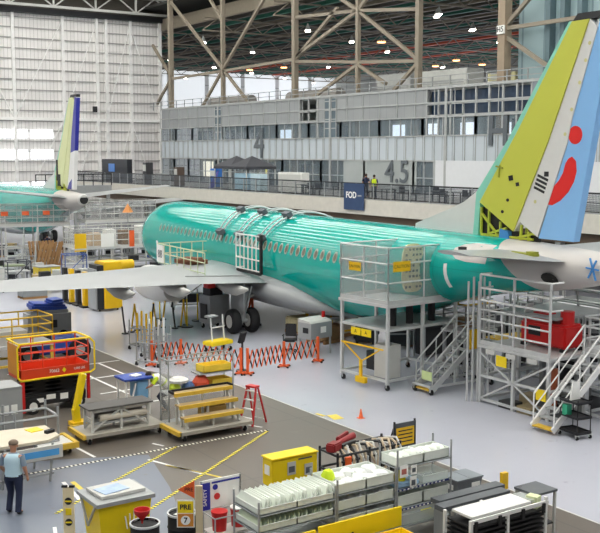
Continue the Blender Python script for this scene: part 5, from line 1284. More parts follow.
t = thing('yellow_dolly', 'low yellow dolly end to the left of the frame cart', 'dolly', (8.75,25.55,.004), 0); M().box(0,0,.2,1.0,1.0,.28).to('deck', m_lgrey, t); e = M(); e.box(-.05,-.06,.16,1.05,.04,.32); e.box(-.05,.96,.16,1.05,1.06,.32); e.box(.95,0,.16,1.05,1,.32); e.to('yellow_edge', m_safe, t); casters(t, [(.15,.15),(.85,.15),(.15,.85),(.85,.85)], .06)
# beige panel on a trestle with a blue beam
t = thing('panel_trestle', 'trestle with a beige panel and a blue white beam along its front', 'trestle', (5.6,23.55,.011), 0)
M().add([(0,.2,.98),(2.7,.15,.98),(3.1,.45,.98),(3.1,1.5,.98),(0,1.9,.98),(0,.2,1.05),(2.7,.15,1.05),(3.1,.45,1.05),(3.1,1.5,1.05),(0,1.9,1.05)],[(4,3,2,1,0),(5,6,7,8,9),(0,1,6,5),(1,2,7,6),(2,3,8,7),(3,4,9,8),(4,0,5,9)]).to('beige_panel', mat('beige_panel','CFC5B2',.7,0,.1,2), t)
M().box(0,-.05,.62,3.0,.0,.95).to('beam', m_lgrey, t); M().box(0,-.065,.70,2.9,-.05,.86).to('blue_strip', mat('bright_blue_strip','4C9CDC',.5), t)
for x in (.4,1.6,2.8):
    for y in (.1,1.3): M().bar((x-.1,y,0),(x,y,.98),.05).to('leg', m_galv, t)
b = M(); b.bar((.3,.1,.2),(2.8,.1,.2),.05); b.bar((.3,1.3,.2),(2.8,1.3,.2),.05); b.to('stretcher', m_galv, t)
M().cbox((2.95,.75,1.09),(.25,.12,.08),.4).to('black_clamp', m_black, t); M().cbox((2.7,1.2,1.06),(.35,.35,.02),.2).to('yellow_tape_patch', m_yel, t)
# blue bin stand by the worker
t = thing('parts_wash_stand', 'white framed stand with a blue lid and blue tub by the crouching worker', 'stand', (12.4,28.2,.004), 0); t.scale = (.78,.9,.95)
for x in (0,1.0):
    for y in (0,.7): M().box(x-.03,y-.03,0,x+.03,y+.03,1.2).to('leg', m_white, t)
M().box(-.1,-.1,1.2,1.15,.85,1.27).to('blue_lid', m_blue, t, bevel=.02); M().box(.5,.02,.55,.98,.68,1.15).to('tub', mat('light_blue_tub','7FB2DA',.5), t, bevel=.03); M().cbox((.6,.35,1.29),(.4,.3,.03),.3).to('paper', m_paper, t)
M().bar((.1,-.02,.1),(.4,-.02,1.1),.08,.04).to('white_board', m_white, t)
# cage shelf and step bench on the dolly
t = thing('clear_cage_shelf', 'tall see-through cage shelf holding yellow bins behind the step bench', 'cage shelf', (12.85,26.15,.004), 0); t.scale = (.93,.62,.97)
f = M(); 
for x in (0,2.35):
    for y in (0,.9): f.tube((x,y,.1),(x,y,2.15),.025)
for z in (.15,1.1,2.15): f.loop([(0,0,z),(2.35,0,z),(2.35,.9,z),(0,.9,z)],.02)
f.to('frame', m_galv, t); m_film = mat('clear_cage_sheet','C8CCC8',.3,0,.05,alpha=.16)
M().box(0,.89,.15,2.35,.905,2.15).to('clear_sheet', m_film, t); M().box(-.005,0,.15,.005,.9,2.15).to('clear_sheet', m_film, t)
M().box(0,0,.14,2.35,.9,.18).to('shelf', m_galv, t); M().box(0,0,1.1,2.35,.9,1.13).to('shelf', m_galv, t); M().box(1.1,.0,1.58,2.35,.9,1.61).to('shelf', m_galv, t)
casters(t, [(.05,.05),(2.3,.05),(.05,.85),(2.3,.85)], .06)
for k, (x, z, w_, h_, c, nm, lb) in enumerate([(.15,1.14,.35,.25,'C8DC3A','lime_bag','lime green bag at the left of the cage shelf'), (.6,1.14,.4,.22,'4A6A9A','blue_bag','blue bag on the middle of the cage shelf'), (1.02,1.14,.5,.34,'D8502E','red_bag','red orange bag on the cage shelf'), (1.25,1.62,.95,.22,'F0D040','yellow_tray','long yellow tray on the top tier of the cage shelf'), (1.55,1.14,.7,.22,'E0C040','yellow_tray','yellow tray below the top tier of the cage shelf'), (1.3,.19,.8,.3,'A08040','brown_bin','brown bin on the bottom of the cage shelf'), (.15,1.4,.6,.14,'D8D8D4','paper_roll','pale roll lying on the bags of the cage shelf')]):
    m_ = M()
    if 'tray' in nm or 'bin' in nm: m_.box(0,0,0,w_,.5,.02); m_.box(0,0,0,w_,.02,h_); m_.box(0,.48,0,w_,.5,h_); m_.box(0,0,0,.02,.5,h_); m_.box(w_-.02,0,0,w_,.5,h_)
    else: m_.lathe(w_/2,.26,[(0,0),(w_*.5,0),(w_*.52,h_*.5),(w_*.3,h_),(0,h_)],10)
    o = tag(m_.to(nm, mat('item_'+c, c, .6), None), lb, nm.split('_')[-1]); o.location = (12.87+x*.93,26.17,.004+z*.97)
t = thing('step_bench', 'three tier step bench with yellow edges on a grey dolly', 'step bench', (12.5,24.75,.004), 0)
M().box(0,0,.2,2.4,1.2,.3).to('dolly_deck', mat('worn_deck_grey','A19C92',.7,0,.15,5), t); M().box(-.06,-.0,.2,.05,1.2,.32).to('yellow_edge', m_safe, t); casters(t, [(.2,.15),(2.2,.15),(.2,1.1),(2.2,1.1)], .08)
for k, (z, y) in enumerate([(.58,.18),(.88,.5),(1.18,.82)]):
    sp_ = M().box(.25,y,z,2.15,y+.33,z+.05).to('step', mat('step_board','A8916A',.8,0,.15,5), t); M().box(.23,y-.03,z-.05,2.17,y+.02,z+.06).to('yellow_nosing', m_safe, sp_)
    for x in (.35,1.2,2.05): M().box(x-.03,y+.05,.3,x+.03,y+.11,z).to('leg', m_lgrey, t)
f = M(); f.box(.2,1.1,1.22,2.2,1.14,1.29); f.box(.2,.82,1.22,.24,1.14,1.29); f.box(2.16,.82,1.22,2.2,1.14,1.29); f.to('black_edge_strip', m_black, t)
b = M()
for x in (.35,2.05): b.bar((x,.2,.32),(x,1.0,1.15),.05)
b.to('brace', m_lgrey, t)
# red stepladder
t = thing('stepladder', 'red stepladder with white steps beside the step bench', 'ladder', (15.3,25.45,.004), math.radians(-70)); t.scale = (.9,.9,.88)
for x in (-.28,.28):
    M().bar((x,-.35,0),(x*.65,-.03,1.3),.07,.04).to('side_rail', m_red, t); M().bar((x,.4,0),(x*.7,.05,1.3),.05,.04).to('back_rail', m_red, t)
for k in range(4):
    f_ = (k+.8)/4.3; M().box(-.27*(1-.35*f_),-.35+.32*f_-.05,1.3*f_,.27*(1-.35*f_),-.35+.32*f_+.06,1.3*f_+.025).to('step', m_white, t)
b = M(); [b.bar((-.27+.05*k,.4-.1*k,.1+.35*k),(.27-.05*k,.4-.1*k,.1+.35*k),.025) for k in range(3)]; b.to('back_brace', m_lgrey, t); M().box(-.2,-.12,1.28,.2,.14,1.34).to('top_cap', m_red, t)
# yellow cabinet
t = thing('yellow_cabinet', 'yellow metal chest with paper labels on black feet', 'cabinet', (12.42,19.75,.004), 0)
M().box(0,0,.14,1.32,.45,.82).to('cabinet_body', m_yel, t, bevel=.02); M().box(-.03,-.03,.82,1.35,.48,.86).to('lid', m_yel, t, bevel=.015)
for x in (.08,1.1): M().box(x,.03,0,x+.15,.42,.14).to('foot', m_black, t)
for k, (x, z, w_, h_) in enumerate([(.55,.55,.24,.32),(1.05,.45,.24,.28)]): pl_ = plate(t, 'paper_label', m_lgrey, (x,-.012,z), (w_,.01,h_)); M().box(x-w_*.35,-.022,z-.1,x+w_*.35,-.017,z+.05).to('printed_block', m_pgrey, pl_)
plate(t, 'paper_label', m_paper, (-.012,.22,.55), (.01,.22,.24)); M().cbox((.95,-.008,.74),(.4,.008,.035)).to('lettering_strip', m_pgrey, t)

# ---- hazard corner, lower left
t = thing('waste_bin', 'yellow waste bin with a grey top tray and striped hand mark', 'bin', (7.5,18.55,.011), 0)
b = M(); q0 = [(.1,.08),(1.1,.08),(1.1,.9),(.1,.9)]; q1 = [(.0,.0),(1.18,.0),(1.18,.98),(.0,.98)]
b.rings([[(x,y,.1) for x, y in q0],[(x,y,1.02) for x, y in q1]]); b.to('bin_body', m_yel, t)
M().box(-.06,-.06,1.02,1.24,1.04,1.1).to('tray_rim', m_galv, t); M().cbox((.62,.55,1.14),(1.0,.75,.06),.05).to('lid_panel', m_lgrey, t); M().cbox((.5,.5,1.18),(.6,.45,.012),.2).to('blue_print_sheet', mat('blue_white_sheet','A8BCD8',.6,0,.35,7), t)
s_ = M(); s_.bar((-.03,.1,1.02),(-.03,.5,.5),.04); s_.bar((-.03,.9,1.02),(-.03,.5,.5),.04); s_.to('side_bracket', m_galv, t)
h = M()
for k in range(6): h.bar((.62+.07*k,-.0,.45),(.58+.1*k,-.0,.72+.04*(k % 3)),.035,.02)
h.to('hand_mark', m_paper, t); casters(t, [(.2,.2),(1.0,.2),(.2,.8),(1.0,.8)], .05)
def drum(lb, x, y, m=m_black, r=.29, h=.88):
    t = thing('drum', lb, 'drum', (x,y,.004)); M().lathe(0,0,[(0,0),(r,0),(r,.28),(r+.015,.3),(r,.32),(r,.58),(r+.015,.6),(r,.62),(r,h),(r-.02,h+.01),(r-.02,h-.03),(0,h-.03)],22).to('drum_body', m, t, smooth=True)
    k = M(); n = 22; k.rings([[(rr*math.cos(2*PI*i/n), rr*math.sin(2*PI*i/n), z) for i in range(n)] for rr, z in ((r+.012,h-.02),(r+.015,h+.02),(r-.02,h+.02),(r-.02,h-.02))], cap=False); k.to('rim', m_alu, t, smooth=True)
    return t
drum('black drum with a red funnel at the bottom edge', 8.08, 17.6); d2 = drum('black drum with a white label behind the PRE sign', 8.96, 17.72)
M().cbox((-.05,.0,.87),(.2,.16,.008),.4).to('label', m_paper, d2)
tag(M().lathe(0,0,[(.02,0),(.04,.12),(.2,.3),(.22,.42),(.2,.42),(.17,.31)],18).to('funnel', m_red, None, smooth=True), 'red funnel standing on the black drum at the bottom edge', 'funnel').location = (8.05,17.66,.87); bpy.data.objects['funnel'].scale = (.75,.75,.7)
# post with labels
t = thing('label_post', 'cream post with black and yellow hazard labels left of the yellow waste bin', 'sign post', (6.95,18.75,.011), -TH)
M().box(-.11,-.02,.0,.11,.02,1.5).to('post_board', mat('cream_board','E8D8B0',.6), t); M().box(-.2,-.2,0,.2,.2,.05).to('base', m_yel, t)
for z in (1.22,.78): M().tube((0,-.03,z),(0,-.02,z),.075,14).to('black_label', m_dark, t); M().cbox((0,-.033,z),(.13,.006,.03)).to('label_stripe', m_yel, t)
M().cbox((0,-.025,1.0),(.12,.01,.14)).to('yellow_label', m_yel, t); k = M(); k.box(-.13,-.03,1.5,-.02,.03,1.54); k.box(.02,-.03,1.5,.13,.03,1.54); k.to('clip', m_black, t)
# PRE 7 sign and flag
t = thing('pre_sign', 'cream post with an orange PRE flag and a yellow PRE 7 sign', 'sign', (9.02,17.08,.004), -TH)
M().box(-.07,-.03,0,.07,.03,1.62).to('post', mat('pale_wood','C9B896',.7), t); M().box(-.2,-.2,0,.2,.2,.04).to('base', m_galv, t)
M().add([(-.09,0,1.72),(-.09,0,1.36),(-.42,0,1.54),(-.09,.012,1.72),(-.09,.012,1.36),(-.42,.012,1.54)],[(0,1,2),(5,4,3),(0,2,5,3),(1,0,3,4),(2,1,4,5)]).to('flag', m_org, t); text('flag_lettering', 'PRE', .11, m_dark, (-.2,-.006,1.54), FRONT, t, .003)
M().box(-.44,-.05,.78,-.09,-.03,1.34).to('sign_board', m_paper, t); M().box(-.42,-.056,1.08,-.11,-.05,1.32).to('yellow_field', m_yel, t); M().box(-.42,-.056,.80,-.11,-.05,1.06).to('orange_field', mat('orange_brown','D08830',.5), t)
text('sign_lettering', 'PRE', .14, m_dark, (-.265,-.06,1.2), FRONT, t, .003, bold=.004); M().tube((-.265,-.062,.93),(-.265,-.056,.93),.095,18).to('number_disc', m_paper, t); text('number', '7', .15, m_dark, (-.265,-.066,.93), FRONT, t, .003, bold=.004)
# safety board
t = thing('safety_board', 'white notice board with a blue side panel and red and blue badges', 'notice board', (9.25,17.45,.004), 0)
M().box(0,0,.95,.95,.03,1.55).to('board', m_paper, t); M().box(-.02,-.008,.9,.22,0,1.5).to('blue_panel', mat('violet_blue','2A2F9C',.5), t); M().box(.26,-.006,1.46,.92,0,1.5).to('blue_header_line', mat('violet_blue','2A2F9C',.5), t)
for x in (.02,.93): M().box(x-.015,0,.0,x+.015,.03,1.55).to('leg', m_galv, t)
M().tube((.34,-.01,1.38),(.34,0,1.38),.06,14).to('blue_badge', mat('violet_blue','2A2F9C',.5), t); M().tube((.38,-.01,1.18),(.38,0,1.18),.07,14).to('red_badge', m_red, t)
k = text('lettering', 'SAFETY', .11, m_paper, (.1,-.012,1.2), (PI/2,-PI/2,0), t, .003)
for k, (x, y, lb) in enumerate([(9.5,17.12,'red pail in the rack below the notice board, left one'),(9.95,17.14,'red pail with a white lid right of the first pail')]):
    t = thing('pail', lb, 'pail', (x,y,.6)); M().lathe(0,0,[(0,0),(.14,0),(.16,.35),(.17,.36),(.17,.38)],18).to('pail_body', m_red, t, smooth=True); M().cyl(0,0,.37,.40,.17,18).to('lid', m_paper if k else m_red, t)
t = thing('small_steel_rack', 'small steel rack holding the red pails', 'rack', (9.25,16.85,.004)); f = M()
for x in (0,.95):
    for y in (0,.5): f.tube((x,y,0),(x,y,.95),.018)
f.loop([(0,0,.95),(.95,0,.95),(.95,.5,.95),(0,.5,.95)],.015); f.to('frame', m_galv, t)
for z in (.3,.57): M().box(0,0,z,.95,.5,z+.025).to('shelf', m_lgrey, t)

# ---- supply shelving along the bottom
m_poly = mat('cloudy_bag','E4EAE0',.3,0,.06,5); m_glv = mat('pale_green_sheet','D0DCC2',.4,0,.1,5); m_wt = mat('wire_tier','9AA0A2',.4,.5)
def rack(name, label, x0, y0, w_, d_, h, tiers, poles=None):
    t = thing(name, label, 'shelf', (x0,y0,.004))
    for x in (0,w_):
        for y in (0,d_): M().tube((x,y,0),(x,y,h),.022).to('pole', m_galv, t)
    for z in tiers:
        s = M(); s.loop([(0,0,z),(w_,0,z),(w_,d_,z),(0,d_,z)],.018); s.box(.01,.01,z-.008,w_-.01,d_-.01,z+.008); s.to('tier', m_wt, t)
    return t
rack('wire_shelf', 'wire shelf full of upright pale packets at the bottom centre', 9.6,15.75,1.8,.95,1.55,[.3,.6,.92,1.26])
rack('wire_shelf', 'wire shelf of white bagged parts right of the pale packets', 11.45,15.75,1.5,.95,1.65,[.3,.62,.97,1.32])
ns_ = rack('wire_shelf', 'wire shelf with open clear boxes at the right, posted with paper notices', 13.0,15.75,1.5,.6,2.0,[.3,.72,1.12,1.6])
def box_thing(name, label, w_, d_, h_, m_, group, cat):
    t = thing(name, label, cat, (0,0,0), 0, group); b = M()
    b.box(0,0,0,w_,d_,.015); b.box(0,0,0,w_,.012,h_); b.box(0,d_-.012,0,w_,d_,h_); b.box(0,0,0,.012,d_,h_); b.box(w_-.012,0,0,w_,d_,h_); b.to('tray_body', m_, t)
    r = M(); r.loop([(0,0,h_),(w_,0,h_),(w_,d_,h_),(0,d_,h_)],.012,4); r.to('rim', m_, t); return t
# long trays with upright packets
pk = None
for ti, (z, mm_, lb, gp) in enumerate([(1.28,m_poly,'cloudy white packet standing in the top tray of the packet shelf','packets in the top tray'), (.94,m_glv,'pale green packet standing in the second tray of the packet shelf','packets in the second tray')]):
    for s in range(2):
        b = box_thing('long_tray', ['left','right'][s]+' long white tray on the '+['top','second'][ti]+' tier of the packet shelf', .86, .9, .13, m_bin, None, 'tray'); b.location = (9.62+s*.88,15.77,z)
    pk = None
    for k in range(22):
        x = 9.64+k*.079
        if pk is None:
            p = M(); p.rings([[(0,-.40,0),(.05,-.38,0),(.05,.38,0),(0,.40,0)],[(.03,-.42,.14),(.075,-.4,.15),(.075,.4,.15),(.03,.42,.14)],[(.06,-.38,.25 if ti == 0 else .2),(.08,-.34,.26 if ti == 0 else .21),(.08,.36,.25 if ti == 0 else .2),(.06,.38,.26 if ti == 0 else .21)]])
            pk = tag(p.to('packet', mm_, None, smooth=True), lb, 'packet', gp); pk.location = (x,16.22,z+.016); pk['label'] = ('cloudy white' if ti == 0 else 'pale green')+' packet, first from the notice board in the '+('top' if ti == 0 else 'second')+' tray'
        else:
            o = pk.copy(); COL.objects.link(o); o['label'] = ('cloudy white' if ti == 0 else 'pale green')+' packet, '+ORD[k]+' from the notice board in the '+('top' if ti == 0 else 'second')+' tray'; o.location = (x,16.22+.02*math.sin(k*2.3),z+.016); o.rotation_euler = (0,.12*math.sin(k*1.7),.06*math.sin(k*3.1))
# bagged parts on the middle shelf
def bag_mesh(seed, w_, d_, h_):
    rnd = random.Random(seed); m = M(); n = 12; prof = [(0,0),(1,.05),(1.05,.5),(.8,.85),(.3,1),(0,1.02)]
    rr = []
    for r, z in prof[1:-1]: rr.append([(w_/2*r*math.cos(2*PI*i/n)*(1+.18*rnd.uniform(-1,1)), d_/2*r*math.sin(2*PI*i/n)*(1+.18*rnd.uniform(-1,1)), h_*z*(1+.15*rnd.uniform(-1,1)) if z > .06 else 0) for i in range(n)])
    m.rings(rr); return m
for ti, z in enumerate((1.34,.99,.64)):
    tn = ['top','second','third'][ti]
    for s in range(2):
        b = box_thing('clear_bin', ['left','right'][s]+' milky bin on the '+tn+' tier of the bagged parts shelf', .71,.9,.2,m_bin,None,'bin'); b.location = (11.47+s*.74,15.77,z)
    b0 = None
    for k in range(10):
        x = 11.62+(k % 5)*.285; y = 16.0+(k//5)*.42
        if b0 is None: b0 = tag(bag_mesh(ti,.32,.38,.27).to('plastic_bag', mat('white_poly_bag','F0F2F0',.3,0,.05,6), None, smooth=True), 'crumpled white plastic bag of parts on the '+tn+' tier of the bagged parts shelf', 'bag', 'plastic bags on the '+tn+' tier'); b0['label'] = 'crumpled white plastic bag, first in the front row of the '+tn+' tier'; b0.location = (x,y,z+.02); b0.scale = (1,1,.6)
        else: o = b0.copy(); COL.objects.link(o); o['label'] = 'crumpled white plastic bag, '+ORD[k % 5]+' in the '+('front' if k < 5 else 'rear')+' row of the '+tn+' tier'; o.location = (x,y,z+.02+(.0)); o.rotation_euler.z = k*1.1; o.scale = (1.05,1,.5+.35*((k*7) % 5)/5)
tag(bag_mesh(5,.26,.26,.2).to('lime_bag', m_hivis, None, smooth=True), 'lime yellow bag at the left end of the bagged parts shelf', 'bag').location = (11.62,16.3,1.5)
# right shelf contents
cnt = [(13.02,1.62,.7,.54,.2,m_bin,'milky bin on the top tier of the notice shelf, left'), (13.76,1.62,.7,.54,.2,m_bin,'milky bin on the top tier of the notice shelf, right'),
       (13.73,1.14,.72,.54,.16,m_clear,'shallow clear box on the second tier of the notice shelf'), (13.02,.74,.7,.54,.24,m_bin,'milky bin on the third tier of the notice shelf, left'), (13.76,.74,.7,.54,.24,m_bin,'milky bin on the third tier of the notice shelf, right'), (13.02,.32,1.38,.54,.22,m_clear,'long clear box on the lowest tier of the notice shelf')]
for x, z, w_, d_, h_, mm_, lb in cnt: b = box_thing('clear_bin', lb, w_, d_, h_, mm_, None, 'bin'); b.location = (x,15.78,z)
tag(M().box(0,0,0,.62,.48,.12).to('blue_bag_stack', mat('pale_blue_bags','A9CBE6',.5,0,.12,5), None, bevel=.03), 'pale blue folded bags on the second tier of the notice shelf', 'bags').location = (13.04,15.8,1.14)
tag(bag_mesh(9,.28,.22,.2).to('yellow_bag', mat('bright_yellow_bag','E6D800',.5), None, smooth=True), 'bright yellow bag lying on the pale blue bags', 'bag').location = (13.25,15.98,1.26)
for k in range(7): o = tag(bag_mesh(20+k,.24,.36,.1).to('flat_packet', m_poly, None, smooth=True), 'flat clear packet, '+ORD[k]+' along the top bins of the notice shelf', 'packet', 'flat packets on the notice shelf'); o.location = (13.15+k*.2,16.03,1.75)
for k, (x, c, lb) in enumerate([(13.15,'B02020','red tag bundle on the lowest tier of the notice shelf'), (14.0,'E6E040','yellow paper pad on the lowest tier of the notice shelf')]): tag(M().box(0,0,0,.28,.2,.04).to('tag_bundle' if k == 0 else 'paper_pad', mat('pad_'+c, c, .7), None), lb, 'tags' if k == 0 else 'pad').location = (x,15.95,.36)
for k, (x, z, w_, h_) in enumerate([(13.05,1.4,.22,.26),(13.35,1.42,.16,.2),(13.33,1.12,.18,.26)]):
    t = tag(M().box(0,-.01,0,w_,0,h_).to('paper_notice', m_paper, None), ['paper notice with red print on the notice shelf, upper left','small paper notice on the notice shelf, upper right','paper notice with a dark picture, lowest on the notice shelf'][k], 'notice'); t.location = (x,15.736,z)
    M().box(w_*.2,-.014,h_*.25,w_*.8,-.0105,h_*.7).to('printed_block', m_pgrey if k else mat('print_red','B86A60',.7), t)
b = M()
for k in range(16): b.box(k*.11,0,0,k*.11+.06,.006,.05)
for k, z in enumerate((.70,1.13)):
    o = M().box(0,-.004,0,1.42,0,.05).to('label_strip', mat('navy_strip','1E2E66',.6), ns_); o.location = (.01,-.02,z-.03)
    q = M(); [q.box(.03+j*.11,-.008,.01,.08+j*.11,-.005,.04) for j in range(12)]; q.to('label', m_paper, o)
# yellow board and totes in front
t = thing('yellow_guard_board', 'long plain yellow board below the bagged parts shelf', 'board', (10.62,15.2,.004)); M().box(0,0,.62,2.05,.05,1.02).to('board', m_yel, t)
for x in (.1,1.9): M().box(x-.03,.0,0,x+.03,.05,.6).to('leg', m_galv, t)
t = thing('yellow_guard_board', 'yellow ridged board at the bottom edge below the packet shelf', 'board', (8.95,15.2,.004)); M().box(0,0,.58,1.6,.05,.98).to('board', m_yel, t)
for x in (.1,1.4): M().box(x-.03,.0,0,x+.03,.05,.6).to('leg', m_galv, t)
tt = None
for k in range(5):
    lb = 'yellow tote in the front row along the bottom edge'
    if tt is None:
        tt = thing('yellow_tote', lb+', first from the drums', 'tote', (9.15,14.45,.42), 0, 'yellow totes in the front row'); b = M(); w_, d_, h_ = .58,.5,.26
        b.box(0,0,0,w_,d_,.02); b.box(0,0,0,w_,.02,h_); b.box(0,d_-.02,0,w_,d_,h_); b.box(0,0,0,.02,d_,h_); b.box(w_-.02,0,0,w_,d_,h_); b.to('tote_body', m_yel, tt); b = M(); b.box(-.02,-.02,h_,w_+.02,.02,h_+.03); b.box(-.02,d_-.02,h_,w_+.02,d_+.02,h_+.03); b.box(-.02,0,h_,.02,d_,h_+.03); b.box(w_-.02,0,h_,w_+.02,d_,h_+.03); b.to('rim', m_dyel, tt); M().box(.03,.03,.02,w_-.03,d_-.03,.16).to('contents', m_yel, tt)
    else: dup(tt, (9.15+k*.68,14.45,.42), None, lb+', '+ORD[k]+' from the drums')
t = thing('tote_bench', 'low grey bench carrying the yellow totes', 'bench', (9.05,14.4,.004)); M().box(0,0,.37,3.5,.62,.415).to('bench_top', m_galv, t)
for x in (.1,1.75,3.4):
    for y in (.08,.54): M().box(x-.03,y-.03,0,x+.03,y+.03,.37).to('leg', m_galv, t)
h = thing('black_strap', 'black looped strap standing on the grey bench beside the yellow totes', 'strap', (11.2,15.05,.415)); M().path([(0,0,.02),(.03,-.02,.3),(.1,-.02,.42),(.15,-.02,.2),(.2,-.02,.05),(.24,0,.35)],.02).to('strap', m_black, h)

# hose rack with red clamp
t = thing('hose_rack', 'dark rack hung with tan hoses and fittings behind the bagged parts shelf', 'rack', (12.8,17.6,.004), 0)
f = M()
for x in (0,.9,1.8):
    for y in (0,.7): f.tube((x,y,0),(x,y,1.5),.03)
for z in (.5,1.0,1.42): f.loop([(0,0,z),(1.8,0,z),(1.8,.7,z),(0,.7,z)],.028)
f.to('frame', m_dark, t); m_hose = mat('tan_hose','C8B59A',.6,0,.15,6)
hr_ = random.Random(4)
for k in range(20):
    x = .06+k*.09; h = M(); q = lambda s=.05: hr_.uniform(-s,s); zt_ = 1.42+q(.06); h.path([(x,.02,zt_),(x+q(),-.06,1.3),(x+q(),-.07,1.12+q()),(x+q(),-.06,.95),(x+q(),.0,.86+q(.08))],.028,6); h.path([(x+q(.15),.55,1.46),(x+q(.1),.2,1.52+q()),(x,.02,zt_)],.028,6); h.to('hose', [m_hose, m_dark, m_hose, m_lgrey][k % 4], t)
h = M()
for k in range(9): h.cbox((.15+.19*k,-.1,.86+.04*(k % 3)),(.06,.12,.16),.3*k,.2)
h.to('fitting', m_dark, t); o_ = M(); o_.box(.15,-.12,1.0,.3,-.06,1.4); o_.to('orange_strap', m_org, t)
t = thing('red_clamp_arm', 'dark red clamp arm lying on top of the hose rack', 'clamp', (12.8,17.85,1.47), math.radians(18))
M().tube((0,0,.1),(1.0,.1,.14),.08,12).to('barrel', mat('dark_red_paint','8E2226',.45), t); M().cbox((.1,0,.1),(.35,.25,.2),.1).to('head', mat('dark_red_paint','8E2226',.45), t, bevel=.03); M().cbox((.7,.2,.16),(.6,.1,.14),.25).to('lever', mat('dark_red_paint','8E2226',.45), t, bevel=.02); M().cbox((.5,-.1,.08),(.5,.1,.1),0).to('grip', m_dark, t)
for k in range(8): M
# yellow poster easel
t = thing('notice_easel', 'dark framed easel with a yellow poster at the floor edge', 'easel', (16.25,19.85,.004), math.radians(0)); t.scale = (1,1,.82)
M().box(0,0,.35,.75,.04,1.35).to('frame_board', m_pgrey, t); pp = M().box(.08,-.012,.62,.68,0,1.2).to('poster', m_dyel, t)
for z in (1.1,.98,.86,.74): M().box(.14,-.018,z-.02,.62,-.013,z+.015).to('print_line', m_dark, pp)
for x in (.03,.72): M().bar((x,.02,0),(x,.02,1.42),.04).to('leg', m_dark, t); M().bar((x,.45,0),(x,.05,1.2),.03).to('rear_leg', m_dark, t)
M().box(.05,-.05,.05,.5,.0,.35).to('lower_card', m_dyel, t)
# grey tote on a stand
t = thing('tote_stand', 'low grey stand below the dark grey tote', 'stand', (15.0,16.1,.004)); M().box(0,0,.42,1.0,.8,.46).to('top', m_galv, t)
for x in (.05,.95):
    for y in (.05,.75): M().box(x-.03,y-.03,0,x+.03,y+.03,.42).to('leg', m_galv, t)
t = thing('grey_tote', 'dark grey tote with hinged lid and white labels', 'tote', (15.05,16.12,.465)); t.scale = (.85,.85,.85); b = M(); b.rings([[(x,y,0) for x, y in ((.06,.05),(.84,.05),(.84,.6),(.06,.6))],[(x,y,.42) for x, y in ((0,0),(.9,0),(.9,.66),(0,.66))]]); b.to('tote_body', mat('tote_grey','6E747A',.5), t)
M().box(-.02,-.02,.42,.45,.68,.46).to('lid_flap', mat('tote_lid','7E858B',.5), t); M().box(.46,-.02,.42,.92,.68,.46).to('lid_flap', mat('tote_lid','7E858B',.5), t); plate(t, 'white_label', m_paper, (.66,-.005,.22), (.3,.012,.2)); plate(t, 'white_label', m_paper, (.01,.3,.22), (.012,.25,.14))
# black slotted rack with white top
t = thing('slotted_rack', 'black slotted rack with a white panel on top at the lower right', 'rack', (13.28,13.82,.004))
f = M()
for x in (0,1.0,2.1):
    for y in (0,.75): f.box(x-.03,y-.03,0,x+.03,y+.03,1.02 if x < 2 else 1.1)
f.to('upright', m_white, t)
for k in range(8): s = M(); s.box(.05,-.01,.12+.1*k,2.05,.74,.16+.1*k); s.to('slot_tray', m_black, t)
M().box(0,-.04,.95,2.15,.0,1.03).to('front_rail', m_white, t); M().box(.1,.08,1.0,1.75,.66,1.05).to('white_panel', m_white, t)
c = M(); [c.box(x-.05,-.08,.8,x+.02,-.03,1.0) for x in (.1,.75,1.4,2.0)]; c.to('clip', m_black, t); M().cbox((1.95,.2,.98),(.2,.25,.25),.3).to('label_card', mat('pale_green_card','D4DCB0',.6), t)
M().box(1.75,.1,1.0,1.95,.6,1.06).to('clear_film_scrap', m_clear, t)
for k, y in enumerate((14.75,15.1)):
    t = thing('long_grey_bench', ['long dark grey bench right behind the slotted rack','second long dark grey bench, farther behind the slotted rack'][k], 'bench', (13.4+.2*k,y,.004)); M().box(0,0,.88,1.9,.28,.98).to('bench_top', mat('slate_top','5E6266',.6), t)
    for x in (.1,1.8): M().box(x-.04,.05,0,x+.04,.23,.88).to('leg', m_galv, t)
t = thing('dark_topped_table', 'dark topped table with pale legs beside the slotted rack', 'table', (15.3,14.02,.004)); M().box(0,0,1.05,.66,.62,1.1).to('tabletop', mat('slate_top','5E6266',.6), t)
for x in (.04,.62):
    for y in (.04,.58): M().box(x-.025,y-.025,0,x+.025,y+.025,1.05).to('leg', m_lgrey, t)
M().box(.04,.04,.35,.62,.58,.38).to('shelf', m_dark, t)
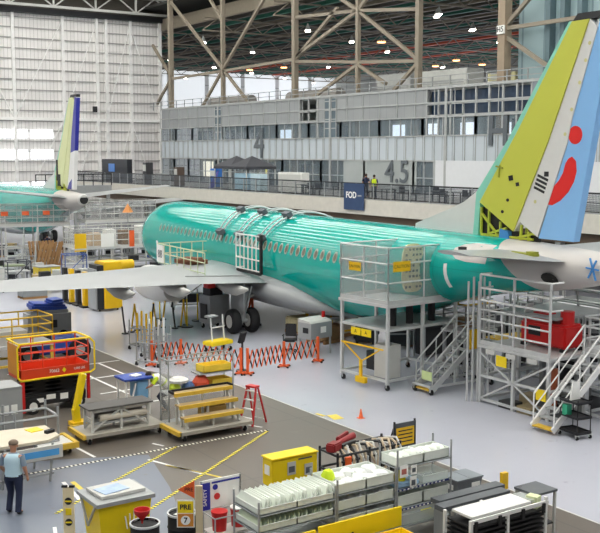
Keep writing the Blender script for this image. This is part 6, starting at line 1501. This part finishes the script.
t = thing('yellow_bollard', 'short post with an orange yellow head at the edge of the pale floor', 'bollard', (16.75,16.35,.004)); M().box(-.07,-.05,0,.07,.05,.28).to('post', m_paper, t); M().box(-.09,-.05,.28,.09,.05,.68).to('head', m_dyel, t)
tag(bag_mesh(3,.35,.35,.3).to('clear_bag', m_clear, None, smooth=True), 'clear plastic bag lying beside the yellow bollard', 'bag').location = (17.25,16.1,.004)

# each loose piece that can be told apart becomes a part of its own
def explode(names, least=2, most=14):
    cache = {}
    for o in [q for q in bpy.data.objects if q.type == 'MESH' and q.parent and q.name.split('.')[0] in names]:
        me = o.data
        if me.name not in cache:
            n = len(me.vertices); par = list(range(n))
            def find(i):
                while par[i] != i: par[i] = par[par[i]]; i = par[i]
                return i
            for e in me.edges: par[find(e.vertices[0])] = find(e.vertices[1])
            isl = {}
            for p in me.polygons: isl.setdefault(find(p.vertices[0]), []).append(p)
            out = []
            if least <= len(isl) <= most:
                for fs in isl.values():
                    vs = sorted({v for p in fs for v in p.vertices}); mp = {v: i for i, v in enumerate(vs)}
                    m2 = bpy.data.meshes.new(me.name); m2.from_pydata([tuple(me.vertices[v].co) for v in vs], [], [[mp[v] for v in p.vertices] for p in fs])
                    for mm in me.materials: m2.materials.append(mm)
                    m2.polygons.foreach_set('use_smooth', [fs[0].use_smooth]*len(fs)); out.append(m2)
            cache[me.name] = out
        out = cache[me.name]
        if out:
            nm = o.name.split('.')[0]; o.data = out[0]
            for m2 in out[1:]:
                c = o.copy(); c.data = m2; c.name = nm; COL.objects.link(c)
explode({'upright','pad','support_column','foot','fitting','brace','support','supports','clip','emblem_bar','jaw','eye','black_clamp','cross_brace','base_frame_leg'})
n_ = 0; w_ = 0
for o in list(bpy.data.objects):
    if o.parent is None and o.get('kind') == 'structure':
        s = o.name.split('.')[0]
        if s.startswith('trim'): n_ += 1; o.name = 'trim_%d' % n_
        elif s.startswith('floor'): o.name = 'floor'
        elif s.startswith('ceiling'): o.name = 'ceiling'
        elif s.startswith('wall_') and s not in ('wall_left','wall_right','wall_back'): o.name = 'wall_back' if 'office' in s or 'facade' in s or 'mezz' in s or 'grid' in s else 'wall_left' if 'header' in s else 'wall_right'
